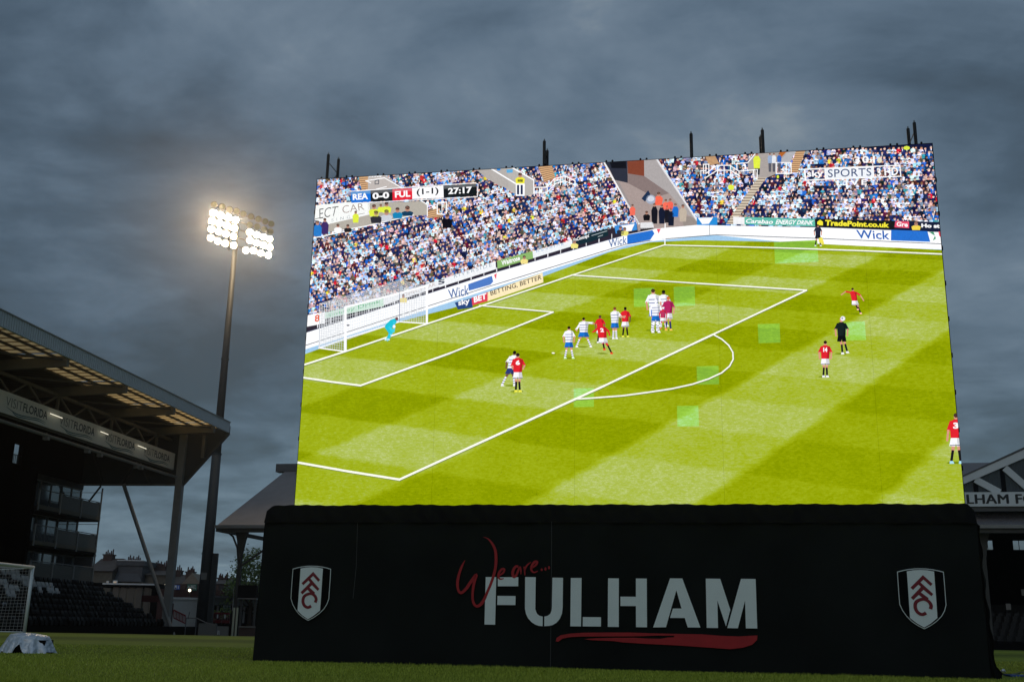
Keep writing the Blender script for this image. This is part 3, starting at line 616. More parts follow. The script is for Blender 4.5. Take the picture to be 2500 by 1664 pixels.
pl(Z6, 2035, 205, 605, (178, 36, 96), WS, (40, 50, 100), (206, 110, 60), spread=.1, boots=(240, 200, 90)); pl(Z6, 1975, 330, 585, (206, 40, 70), WS, WS, WS, (206, 40, 70), spread=.2, stripes=STR, boots=(240, 80, 50))
pl(Z7, 1120, 183, 372, RED, WS, BLKS, (60, 36, 30), arms=((-.28, .16, -.46, .28), (.25, .3, .34, .5)), legs=((.08, -.15), (.12, 0)), lean=-.18, boots=(250, 190, 170))
pl(Z7, 1028, 392, 657, (22, 34, 34), (16, 18, 22), (20, 34, 34), (214, 150, 126), legs=((.03, 0), (.12, -.03)), spread=.1, lean=-.02, band=False)
P.disc((1036, 404), 17, 17, (238, 238, 242), Z7, 14); P.disc((1032, 402), 6, 5, (90, 100, 120), Z7, 8, P.z+.0002)
pl(Z7, 912, 555, 820, RED, WS, BLKS, spread=.06, num='14'); pl(Z7, 1836, 1065, 1430, RED, WS, BLKS, (70, 50, 44), spread=.14, num='3', arms=((-.15, .35, -.17, .55), (.15, .35, .15, .5)), boots=(170, 220, 240))
pl(Z4, 245, 1172, 1408, (36, 40, 62), (26, 28, 44), (24, 28, 34), (60, 44, 40), spread=.2, band=False); P.poly([(255, 1320), (290, 1312), (312, 1380), (300, 1395), (252, 1360)], (240, 226, 90), Z4)
# goalkeeper, bent forward
TQ = (30, 190, 214)
P.poly([(950, 765), (1000, 715), (1045, 700), (1060, 735), (1020, 790), (975, 800), (945, 795)], TQ, Z5); P.line([(1035, 740), (1035, 800), (1030, 830)], 4.5, (70, 205, 226), Z5)
P.line([(965, 790), (1000, 840), (985, 880), (968, 905)], 7.5, TQ, Z5); P.line([(985, 785), (1020, 820), (990, 870)], 6.5, (60, 205, 226), Z5)
P.disc((1060, 705), 15, 17, (110, 76, 80), Z5, 10, P.z+.0003); P.disc((1035, 778), 14, 16, WS, Z5, 10, P.z+.0003); P.poly([(945, 895), (985, 890), (998, 908), (945, 912)], (200, 240, 250), Z5); P.line([(1000, 860), (1040, 858)], 3, WS, Z5)
P.z += .001
# score caption
for c, qd in (((20, 112, 214), [(465, 515), (652, 500), (655, 605), (470, 618)]), ((22, 26, 30), [(652, 500), (862, 488), (864, 598), (655, 605)]), ((226, 38, 56), [(862, 488), (1050, 476), (1052, 583), (864, 598)]), ((250, 250, 252), [(1050, 476), (1348, 455), (1352, 570), (1052, 583)]), ((20, 26, 30), [(1348, 455), (1665, 435), (1668, 552), (1352, 570)])):
    P.poly(qd, c, Z1)
    if c[0] < 240:
        l = tuple(min(255, int(v*.6+80)) for v in c); P.poly([qd[0], qd[1], (qd[1][0], qd[1][1]+30), (qd[0][0], qd[0][1]+30)], l, Z1, P.z+.0003)
P.line([(460, 508), (1050, 468), (1650, 428), (1680, 440), (1672, 560), (1350, 578), (470, 624)], 1.8, WH, Z1, P.z-.0002)
P.z += .0008
P.text('REA', [(482, 535), (628, 522), (630, 583), (484, 592)], WH, Z1, .04); P.text('0-0', [(670, 522), (830, 512), (832, 575), (672, 585)], WH, Z1, .04); P.text('FUL', [(885, 508), (1032, 498), (1034, 560), (887, 570)], WH, Z1, .04)
P.text('(1-1)', [(1092, 486), (1302, 470), (1303, 545), (1095, 560)], (30, 34, 42), Z1, .022); P.text('27:17', [(1392, 478), (1620, 462), (1622, 525), (1396, 538)], WH, Z1, .035)

# -- screen object
scr = thing('video_screen', 'giant lit video screen showing a football match above the black base', 'video screen', (F.x, F.y, 0), A0)
me = bpy.data.meshes.new('display_picture'); me.from_pydata(P.v, [], P.f); me.update()
ca = me.color_attributes.new('picture', 'FLOAT_COLOR', 'CORNER'); cols = np.ones((len(me.loops), 4), np.float32); k = 0
for f, c, a_ in zip(P.f, P.c, P.a): cols[k:k+len(f), :3] = c; cols[k:k+len(f), 3] = a_; k += len(f)
ca.data.foreach_set('color', cols.ravel())
def picmat():
    m = bpy.data.materials.new('led_picture'); m.use_nodes = True; t = m.node_tree; t.nodes.clear(); L = t.links.new
    o = t.nodes.new('ShaderNodeOutputMaterial'); e = t.nodes.new('ShaderNodeEmission'); a = t.nodes.new('ShaderNodeVertexColor'); a.layer_name = 'picture'
    tc = t.nodes.new('ShaderNodeTexCoord'); n = t.nodes.new('ShaderNodeTexNoise'); n.inputs['Scale'].default_value = 45; n.inputs['Detail'].default_value = 2; L(tc.outputs['Object'], n.inputs[0])
    r = nt(t, 'ShaderNodeMapRange'); r.inputs[1].default_value = .3; r.inputs[2].default_value = .7; r.inputs[3].default_value = .95; r.inputs[4].default_value = 1.07; L(n.outputs['Fac'], r.inputs[0])
    n2 = t.nodes.new('ShaderNodeTexNoise'); n2.inputs['Scale'].default_value = 26; n2.inputs['Detail'].default_value = 4; L(tc.outputs['Object'], n2.inputs[0])
    r2 = nt(t, 'ShaderNodeMapRange'); r2.inputs[1].default_value = .32; r2.inputs[2].default_value = .68; r2.inputs[3].default_value = .55; r2.inputs[4].default_value = 1.55; L(n2.outputs['Fac'], r2.inputs[0])
    sel = nt(t, 'ShaderNodeMix', data_type='FLOAT'); L(a.outputs['Alpha'], sel.inputs[0]); L(r2.outputs[0], sel.inputs[2]); L(r.outputs[0], sel.inputs[3])
    tn = nt(t, 'ShaderNodeMix', data_type='RGBA', blend_type='MIX'); tn.inputs[0].default_value = .72; L(n2.outputs['Color'], tn.inputs[6]); tn.inputs[7].default_value = (.5, .5, .5, 1)
    tm = nt(t, 'ShaderNodeVectorMath', operation='MULTIPLY_ADD'); L(tn.outputs[2], tm.inputs[0]); tm.inputs[1].default_value = (1.2, 1.2, 1.2); tm.inputs[2].default_value = (.41, .42, .42)
    one = nt(t, 'ShaderNodeMix', data_type='RGBA'); L(a.outputs['Alpha'], one.inputs[0]); L(tm.outputs[0], one.inputs[6]); one.inputs[7].default_value = (1, 1, 1, 1)
    cm = nt(t, 'ShaderNodeVectorMath', operation='MULTIPLY'); L(a.outputs[0], cm.inputs[0]); L(one.outputs[2], cm.inputs[1])
    s = nt(t, 'ShaderNodeVectorMath', operation='SCALE'); L(cm.outputs[0], s.inputs[0]); L(sel.outputs[0], s.inputs['Scale'])
    L(s.outputs[0], e.inputs[0]); e.inputs[1].default_value = 1.06; L(e.outputs[0], o.inputs[0]); return m
me.materials.append(picmat()); dp = bpy.data.objects.new('display_picture', me); COL.objects.link(dp); dp.parent = scr
# filmed turf: one sheet carrying its own pitch coordinates (metres along and out from the goal line)
def turf():
    tops = [(736, 868), (790, 848), (847, 827), (975, 786), (1046, 767), (1110, 751), (1327, 675), (1488, 616), (1588, 592), (1700, 587), (1750, 588), (1900, 591), (2320, 612)]
    def topv(u):
        for a, b in zip(tops, tops[1:]):
            if u <= b[0]: return a[1]+(b[1]-a[1])*(u-a[0])/(b[0]-a[0])
        return tops[-1][1]
    nx, nz = 220, 130; vs = []; uv = []; 
    xs = np.linspace(0, SW, nx)
    # top edge in local coordinates, sampled by x
    us = np.linspace(720, 2330, 400); loc = np.array([SX(u, topv(u)) for u in us]); tz = np.interp(xs, loc[:, 0], loc[:, 1])
    Ai = []
    def px(x, z, yl):
        w = F.world(x, yl, z)-Vector((0, 0, CH)); c = np.array([w.x, w.y, w.z])@RW; return 1250+c[0]/-c[2]*FPX, 832-c[1]/-c[2]*FPX
    for j in range(nz):
        for i in range(nx):
            x = xs[i]; z = SZ0+(tz[i]-SZ0)*j/(nz-1); vs.append((x, -.0136, z)); u, v = px(x, z, 0); q = H@np.array([u, v, 1.]); uv.append((q[0]/q[2], q[1]/q[2], 0.))
    fs = [(j*nx+i, j*nx+i+1, (j+1)*nx+i+1, (j+1)*nx+i) for j in range(nz-1) for i in range(nx-1)]
    # modules driven a little too bright
    cell = []
    for (u0, v0, u1, v1) in ((1548, 703, 1597, 750), (1646, 699, 1696, 748), (1892, 587, 1995, 644), (1852, 790, 1903, 838), (2059, 785, 2111, 832), (1702, 893, 1754, 939), (1401, 947, 1450, 994), (1654, 990, 1705, 1041)):
        a, b_ = SX(u0, v1), SX(u1, v0); x0, x1, z0, z1 = a[0], b_[0], a[1], b_[1]; base = len(vs); K = 9
        for j in range(K):
            for i in range(K):
                x, z = x0+(x1-x0)*i/(K-1), z0+(z1-z0)*j/(K-1); u, v = px(x, z, 0); q = H@np.array([u, v, 1.]); vs.append((x, -.0142, z)); uv.append((q[0]/q[2], q[1]/q[2], 1.))
        fs += [(base+j*K+i, base+j*K+i+1, base+(j+1)*K+i+1, base+(j+1)*K+i) for j in range(K-1) for i in range(K-1)]
    me = bpy.data.meshes.new('display_turf'); me.from_pydata(vs, [], fs); me.update()
    at = me.attributes.new('pitch', 'FLOAT_VECTOR', 'POINT'); at.data.foreach_set('vector', np.array(uv, np.float32).ravel())
    m = bpy.data.materials.new('led_turf'); m.use_nodes = True; t = m.node_tree; t.nodes.clear(); L = t.links.new
    o = t.nodes.new('ShaderNodeOutputMaterial'); e = t.nodes.new('ShaderNodeEmission'); a = t.nodes.new('ShaderNodeAttribute'); a.attribute_name = 'pitch'
    sep = t.nodes.new('ShaderNodeSeparateXYZ'); L(a.outputs['Vector'], sep.inputs[0]); tc = t.nodes.new('ShaderNodeTexCoord')
    def mth(op, x, y=None, z=None, cl=False):
        q = t.nodes.new('ShaderNodeMath'); q.operation = op; q.use_clamp = cl
        for i, k in enumerate((x, y, z)):
            if k is None: continue
            if isinstance(k, (int, float)): q.inputs[i].default_value = k
            else: L(k, q.inputs[i])
        return q.outputs[0]
    def noise(sc_, det, src, sx=1, sy=1, sz=1, ro=.5):
        mp = t.nodes.new('ShaderNodeMapping'); mp.inputs['Scale'].default_value = (sx, sy, sz); L(src, mp.inputs[0])
        q = t.nodes.new('ShaderNodeTexNoise'); q.inputs['Scale'].default_value = sc_; q.inputs['Detail'].default_value = det; q.inputs['Roughness'].default_value = ro; L(mp.outputs[0], q.inputs[0]); return q.outputs['Fac']
    wob = noise(.8, 2, a.outputs['Vector']); wob = mth('MULTIPLY', mth('SUBTRACT', wob, .5), .5)
    def stripe(src, per, ph, amp, soft=7.):
        s = mth('SINE', mth('MULTIPLY_ADD', mth('ADD', src, wob), math.pi/per, ph)); return mth('MULTIPLY', mth('MAXIMUM', mth('MINIMUM', mth('MULTIPLY', s, soft), 1.0), -1.0), amp)
    # a: 0..4.7 dark ; b: 5.5..11.1 dark
    sa = stripe(sep.outputs['X'], 4.72, math.pi, .5); sb = stripe(sep.outputs['Y'], 5.58, 0, .5)
    far = mth('MULTIPLY', mth('SUBTRACT', sep.outputs['Y'], 12.0), .09, None, True)
    sa = mth('MULTIPLY', sa, mth('MULTIPLY_ADD', far, -.5, 1.0)); sb = mth('MULTIPLY', sb, mth('MULTIPLY_ADD', far, .45, 1.0))
    s = mth('ADD', sa, sb)
    n1 = noise(38, 3, tc.outputs['Object'], .55, 1, 1.5, .65); n2 = noise(2.2, 4, tc.outputs['Object'], 1, 1, 1); n3 = noise(120, 1, tc.outputs['Object'])
    f = mth('MULTIPLY_ADD', s, .35, .45); f = mth('ADD', f, mth('MULTIPLY', mth('SUBTRACT', n1, .5), 1.0)); f = mth('ADD', f, mth('MULTIPLY', mth('SUBTRACT', n2, .5), .35)); f = mth('ADD', f, mth('MULTIPLY', mth('SUBTRACT', n3, .5), .25), None, True)
    cr = t.nodes.new('ShaderNodeValToRGB'); L(f, cr.inputs[0]); el = cr.color_ramp.elements
    el[0].position = 0; el[0].color = (*S((134, 151, 0)), 1); el[1].position = 1; el[1].color = (*S((192, 206, 128)), 1)
    for p_, c_ in ((.22, (149, 165, 4)), (.52, (164, 182, 30)), (.82, (176, 193, 88))): k = el.new(p_); k.color = (*S(c_), 1)
    # LED cabinet joints and rows
    so = t.nodes.new('ShaderNodeSeparateXYZ'); L(tc.outputs['Object'], so.inputs[0])
    seam = mth('LESS_THAN', mth('FRACT', mth('DIVIDE', so.outputs['X'], 2.0)), .0022); rows = mth('MULTIPLY_ADD', mth('SINE', mth('MULTIPLY', so.outputs['Z'], 2*math.pi/.023)), .035, 1.0)
    br = mth('MULTIPLY', mth('SUBTRACT', 1.0, mth('MULTIPLY', seam, .3)), rows)
    hot = nt(t, 'ShaderNodeMix', data_type='RGBA'); L(mth('MULTIPLY', sep.outputs['Z'], .8), hot.inputs[0])
    hm = nt(t, 'ShaderNodeMix', data_type='RGBA', blend_type='MULTIPLY'); hm.inputs[0].default_value = 1; L(cr.outputs[0], hm.inputs[6]); hm.inputs[7].default_value = (.90, 1.34, 1.7, 1)
    ha = nt(t, 'ShaderNodeMix', data_type='RGBA', blend_type='ADD'); ha.inputs[0].default_value = 1; L(hm.outputs[2], ha.inputs[6]); ha.inputs[7].default_value = (.0, .06, .05, 1)
    L(cr.outputs[0], hot.inputs[6]); L(ha.outputs[2], hot.inputs[7])
    # the far corner of the filmed pitch is worn to brown
    sc_ = nt(t, 'ShaderNodeVectorMath', operation='SCALE'); L(hot.outputs[2], sc_.inputs[0]); L(br, sc_.inputs['Scale']); L(sc_.outputs[0], e.inputs[0]); e.inputs[1].default_value = 1.0; L(e.outputs[0], o.inputs[0])
    me.materials.append(m); ob = bpy.data.objects.new('display_turf', me); COL.objects.link(ob); ob.parent = scr
turf()
b = MB().box(-.012, SW+.012, .0, .11, SZ0-.02, SZ1+.012); b.build('cabinet_housing', MT['black'], scr)
for i in range(19):
    xs_ = ((.05,) if i == 0 else (SW-.13,) if i == 18 else (i*.5-.045, i*.5+.045))
    for x in xs_:
        c = MB().tube((x, .03, SZ1+.012), (x, .03, SZ1+.03), .008, None, 6); c.sphere((x, .03, SZ1+.038), .016, 8, 5); c.build('cabinet_clamp', MT['black'], scr)
for j in range(1, 10):
    for x, sg in ((0, -1), (SW, 1)):
        c = MB().box(*sorted((x+sg*.012, x+sg*.028)), .02, .06, SZ0+j*.5-.03, SZ0+j*.5+.03); c.build('side_latch', MT['black'], scr)

# ------------------------------------------------------------------ covered base
PY = -.30                                           # local y of the front cloth
cb = thing('screen_base', 'long black cloth covered base with white lettering and two shield crests', 'screen base', (F.x, F.y, 0), A0)
def cloth():
    bl, br_, tl, trr = SX(617, 1610, PY), SX(2430, 1649, PY), SX(642, 1272, PY), SX(2385, 1272, PY)
    zt = (tl[1]+trr[1])/2; x0, x1 = bl[0]+.015, SX(2419, 1645, PY)[0]
    NX, NZ = 130, 26; vs = []
    for j in range(NZ+1):
        z = zt*j/NZ
        for i in range(NX+1):
            x = x0+(x1-x0)*i/NX
            e = math.sin(x*2.1+z*.7)*.005+math.sin(x*5.3-z*2.2)*.0025+math.sin(x*.8+z*3.1)*.004*(1-j/NZ)
            xx = x-.02*(1-j/NZ)*(1 if i == 0 else 0)
            vs.append((xx, PY+.012+e, z+(.0 if j else 0)))
    fs = [(j*(NX+1)+i, j*(NX+1)+i+1, (j+1)*(NX+1)+i+1, (j+1)*(NX+1)+i) for j in range(NZ) for i in range(NX)]
    MB().add(vs, fs).build('front_cloth', MT['fabric'], cb, True)
    MB().box(x0+.02, x1-.02, PY+.05, 2.3, 0, zt).build('deck_frame', MT['black'], cb)
    # scalloped pelmet
    vs = []; NX, NZ = 260, 10; z1 = SZ0+.012
    for j in range(NZ+1):
        for i in range(NX+1):
            t = i/NX; x = x0+.005+(x1-x0-.01)*t; ph = x/.44; sc_ = abs(math.sin(math.pi*ph)); zz = j/NZ
            z = zt-.015+(z1-zt+.015)*zz-(.010*sc_*(1-zz)); inset = .07*zz**1.6
            ends = min(1, (x-x0)/.09)*min(1, (x1-x)/.09); z -= (1-ends)*.08*zz
            y = PY-.015+inset+.018*(1-sc_)*math.sin(math.pi*zz)+.006*math.sin(x*23+zz*5)+.012*math.sin(x*9)
            vs.append((x, y, z+.006*math.sin(x*7.3)*zz+.004*math.sin(x*31)*zz))
    fs = [(j*(NX+1)+i, j*(NX+1)+i+1, (j+1)*(NX+1)+i+1, (j+1)*(NX+1)+i) for j in range(NZ) for i in range(NX)]
    MB().add(vs, fs).build('pelmet', MT['fabric2'], cb, True)
    # loose side drape on the right
    vs = []; NX, NZ = 14, 26
    for j in range(NZ+1):
        z = (zt+.07)*j/NZ
        for i in range(NX+1):
            t = i/NX; w = .05+.05*(1-j/NZ)**1.3+.012*math.sin(j*1.3)+(.05 if j < 2 else 0)
            vs.append((x1-.01+t*w, PY+.03+.05*t+.02*math.sin(t*9+j*.35), z*(1-.02*t)-(t*.10 if j == NZ else 0)))
    fs = [(j*(NX+1)+i, j*(NX+1)+i+1, (j+1)*(NX+1)+i+1, (j+1)*(NX+1)+i) for j in range(NZ) for i in range(NX)]
    MB().add(vs, fs).build('side_drape', MT['fabric2'], cb, True)
    vs = []
    for j in range(NZ+1):
        z = (zt+.04)*j/NZ
        for i in range(5):
            t = i/4; vs.append((x0-t*(.02+.02*(1-j/NZ)), PY+.02+.08*t+.02*math.sin(j*.5+t*3), z))
    fs = [(j*5+i, j*5+i+1, (j+1)*5+i+1, (j+1)*5+i) for j in range(NZ) for i in range(4)]
    MB().add(vs, fs).build('side_drape', MT['fabric2'], cb, True)
    for pts in ([(873, 1275), (870, 1380), (862, 1460)], [(1347, 1272), (1346, 1420), (1344, 1634)]):
        s = MB(); P2 = [SX(*p, PY-.01) for p in pts]
        for a, b_ in zip(P2, P2[1:]): s.add([(a[0]-.003, PY-.012, a[1]), (a[0]+.003, PY-.012, a[1]), (b_[0]+.003, PY-.012, b_[1]), (b_[0]-.003, PY-.012, b_[1])], [(0, 3, 2, 1)])
        s.build('seam', mat('seam_edge', (.05, .055, .055), .6), cb)
cloth()
def flat(b, pts, T, y, th=.002):
    b.prism([SX(*T(*p), PY) for p in pts], PY-y-th, PY-y)
YB = .014
B3, B4, B2 = tr(1180, 1390, 6.544), tr(1500, 1390, 6.544), tr(1100, 1290, 7.468)
lt = MB()
for T, pg in ((B3, [(42, 115), (210, 115), (192, 875), (22, 872)]), (B3, [(235, 118), (562, 118), (560, 262), (235, 262)]), (B3, [(230, 415), (518, 418), (516, 562), (225, 560)]),
    (B3, [(672, 115), (840, 117), (835, 480), (833, 620), (845, 665), (865, 705), (900, 732), (952, 745), (950, 898), (890, 893), (830, 872), (775, 835), (720, 775), (685, 705), (668, 620)]),
    (B3, [(978, 745), (1030, 733), (1070, 703), (1090, 660), (1098, 610), (1107, 125), (1275, 128), (1270, 600), (1258, 700), (1225, 780), (1170, 845), (1110, 880), (1050, 894), (976, 898)]),
    (B3, [(1400, 130), (1572, 130), (1563, 902), (1392, 900)]), (B3, [(1592, 752), (1882, 756), (1880, 905), (1590, 902)]), (B3, [(1995, 135), (2166, 137), (2165, 911), (1990, 908)]),
    (B4, [(98, 428), (345, 430), (345, 138), (518, 140), (522, 915), (347, 914), (345, 578), (98, 576)]),
    (B4, [(890, 136), (1085, 138), (1375, 920), (1172, 918), (1125, 768), (890, 766), (935, 617), (1073, 617), (990, 325), (825, 915), (620, 918)]),
    (B4, [(1460, 140), (1690, 143), (1852, 638), (1782, 900), (1645, 490), (1655, 927), (1475, 925)]), (B4, [(2022, 143), (2255, 146), (2282, 935), (2100, 933), (2087, 490), (1972, 932), (1803, 928)])):
    flat(lt, pg, T, YB)
tag(lt.build('lettering', MT['white'], cb), 'large white stencil lettering')
br = MB()
flat(br, [(1160, 1135), (1175, 1085), (1240, 1042), (1400, 1016), (1600, 1003), (2000, 1000), (2356, 1000), (2700, 1012), (3050, 1020), (3050, 1050), (2800, 1048), (2400, 1060), (1600, 1063), (1400, 1072), (1270, 1095), (1195, 1150)], B3, YB)
flat(br, [(955, 1020), (1400, 1028), (1700, 1052), (2000, 1062), (2285, 1045), (2278, 1120), (2200, 1195), (2050, 1242), (1850, 1265), (1550, 1243), (1000, 1205), (500, 1180), (130, 1157), (0, 1137), (-350, 1122), (-480, 1105), (-300, 1090), (0, 1085), (300, 1082), (500, 1094), (730, 1100), (860, 1078), (955, 1075)], B4, YB)
tag(br.build('brush_underline', MT['red'], cb), 'dark red brush stroke under the lettering')
st = MB()
def strokes(b, T, pts):
    for q_ in stroke(pts):
        a = [SX(*T(*p), PY) for p in q_]; b.add([(x, PY-YB-.005, z) for x, z in a], [(0, 1, 2, 3)])
strokes(st, B2, [(600, 150, 3), (690, 185, 20), (770, 280, 40), (822, 400, 48), (835, 550, 52), (825, 700, 50), (790, 850, 50), (740, 1000, 48), (680, 1140, 48), (620, 1280, 52), (560, 1370, 58), (490, 1410, 48), (432, 1365, 46), (408, 1270, 44), (412, 1130, 44), (435, 980, 50), (475, 835, 50), (380, 960, 55), (290, 1090, 55), (200, 1165, 50), (145, 1110, 45), (133, 980, 50), (160, 830, 48), (210, 690, 38), (268, 575, 10)])
strokes(st, B2, [(890, 852, 25), (965, 800, 35), (985, 735, 35), (935, 740, 40), (885, 810, 42), (880, 880, 38), (910, 915, 28), (975, 905, 14)])
tag(st.build('handwritten_word', MT['red'], cb), 'dark red handwritten word We'); st = MB()
strokes(st, B2, [(1240, 690, 40), (1190, 690, 45), (1140, 780, 50), (1150, 870, 50), (1200, 850, 42), (1245, 740, 38), (1270, 700, 34), (1285, 750, 30), (1288, 830, 12)])
strokes(st, B2, [(1345, 690, 28), (1355, 760, 28), (1360, 845, 20)]); strokes(st, B2, [(1352, 770, 26), (1395, 670, 28), (1470, 608, 10)])
strokes(st, B2, [(1470, 725, 22), (1555, 665, 36), (1585, 605, 40), (1535, 605, 44), (1480, 685, 40), (1482, 760, 36), (1530, 795, 26), (1595, 768, 14)])
for x, y in ((1665, 745), (1735, 732), (1798, 708)):
    a = [SX(*B2(x+20*math.cos(i*.785), y+(24 if x < 1700 else 32)*math.sin(i*.785)), PY) for i in range(8)]; st.add([(p, PY-YB-.005, z) for p, z in a], [tuple(range(8))])
tag(st.build('handwritten_word', MT['red'], cb), 'dark red handwritten word are with three dots')
# crests
CT = tr(700, 1370, 10.45)
outl = [(165, 182), (280, 150), (400, 125), (540, 108), (660, 106), (780, 110), (920, 128), (1040, 155), (1140, 185), (1128, 430), (1108, 700), (1092, 950), (1040, 1090), (960, 1215), (840, 1330), (700, 1430), (555, 1505), (430, 1430), (310, 1330), (220, 1210), (155, 1085), (112, 940), (125, 700), (145, 430)]
stripe_ = [(368, 175), (500, 150), (650, 140), (800, 150), (938, 178), (915, 500), (890, 900), (862, 1250), (700, 1380), (555, 1468), (420, 1375), (290, 1250), (320, 850), (350, 450)]
mono = [[(395, 548), (440, 600), (570, 480), (612, 530), (560, 590), (370, 778), (415, 835), (545, 715), (595, 770), (640, 790), (715, 830), (740, 790), (595, 660), (660, 600), (805, 745), (848, 695), (620, 430), (690, 365), (820, 512), (866, 462), (692, 262)]]
def crest(off):
    root = MB(); 
    def add(b, pg, y):
        b.prism([(lambda q_: (q_[0]+off[0], q_[1]+off[1]))(SX(*CT(*p), PY)) for p in pg], PY-y-.002, PY-y)
    ring = []; n = len(outl); cx, cy = 610, 760
    b0 = MB(); add(b0, outl, YB); sh = b0.build('crest', MT['white'], cb); tag(sh, 'shield crest near the left end of the base' if off == (0, 0) else 'shield crest near the right end of the base')
    inner = [(x+(cx-x)*.032+(0), y+(cy-y)*.026) for x, y in outl]; b1 = MB(); add(b1, inner, YB+.003); b1.build('crest_field', MT['black'], sh)
    b2 = MB(); add(b2, stripe_, YB+.006); b2.build('crest_stripe', MT['white'], sh)
    b3 = MB(); add(b3, mono[0], YB+.009)
    for q_ in stroke([(640, 1120+10, 72), (555, 1168, 72), (470, 1120, 74), (432, 1020, 74), (450, 910, 74), (520, 845, 72), (640, 815, 72), (730, 870, 72), (768, 960, 74), (742, 1042, 74)]):
        a = [(lambda p: (p[0]+off[0], p[1]+off[1]))(SX(*CT(*p), PY)) for p in q_]; b3.add([(x, PY-YB-.0125, z) for x, z in a], [(0, 1, 2, 3)])
    b3.build('crest_monogram', MT['maroon'], sh)
crest((0, 0))
l0, r0 = SX(*CT(555, 1505), PY), SX(2256, 1534.6, PY); crest((r0[0]-l0[0], r0[1]-l0[1]))

# ------------------------------------------------------------------ truss towers behind the screen
def tower(px, ptop, label, gap=.5, second=True, dz=.13):
    yl = .28; x, z = F.hit(px, ptop, yl)
    t = thing('truss_tower', label, 'truss tower', F.world(x, yl), A0, 'black truss towers holding the screen')
    MB().tube((0, 0, 0), (0, 0, z), .024, None, 10).build('post', MT['blackmetal'], t); MB().tube((0, 0, z), (0, 0, z+.035), .01, None, 6).build('pin', MT['steel'], t)
    if second:
        MB().tube((0, gap, 0), (0, gap, z+dz), .024, None, 10).build('post', MT['blackmetal'], t); MB().tube((0, gap, z+dz), (0, gap, z+dz+.035), .01, None, 6).build('pin', MT['steel'], t)
    k = MB(); zz = z-.12; s = 0
    while zz > .6:
        k.tube((0, 0 if s else gap, zz), (0, gap if s else 0, zz-.45), .007, None, 5); k.tube((0, 0, zz), (0, gap, zz), .007, None, 5); zz -= .45; s ^= 1
    k.build('lacing', MT['blackmetal'], t)
tower(802, 378, 'truss tower at the far left end of the screen top', .46); tower(1329, 345, 'single truss mast above the left middle of the screen', .3, dz=-.02)
tower(1687, 327, 'single truss mast above the right middle of the screen', .3); tower(1861, 318, 'truss tower of two close masts right of the middle'); tower(2232, 300, 'braced truss tower at the far right end of the screen top', .46)
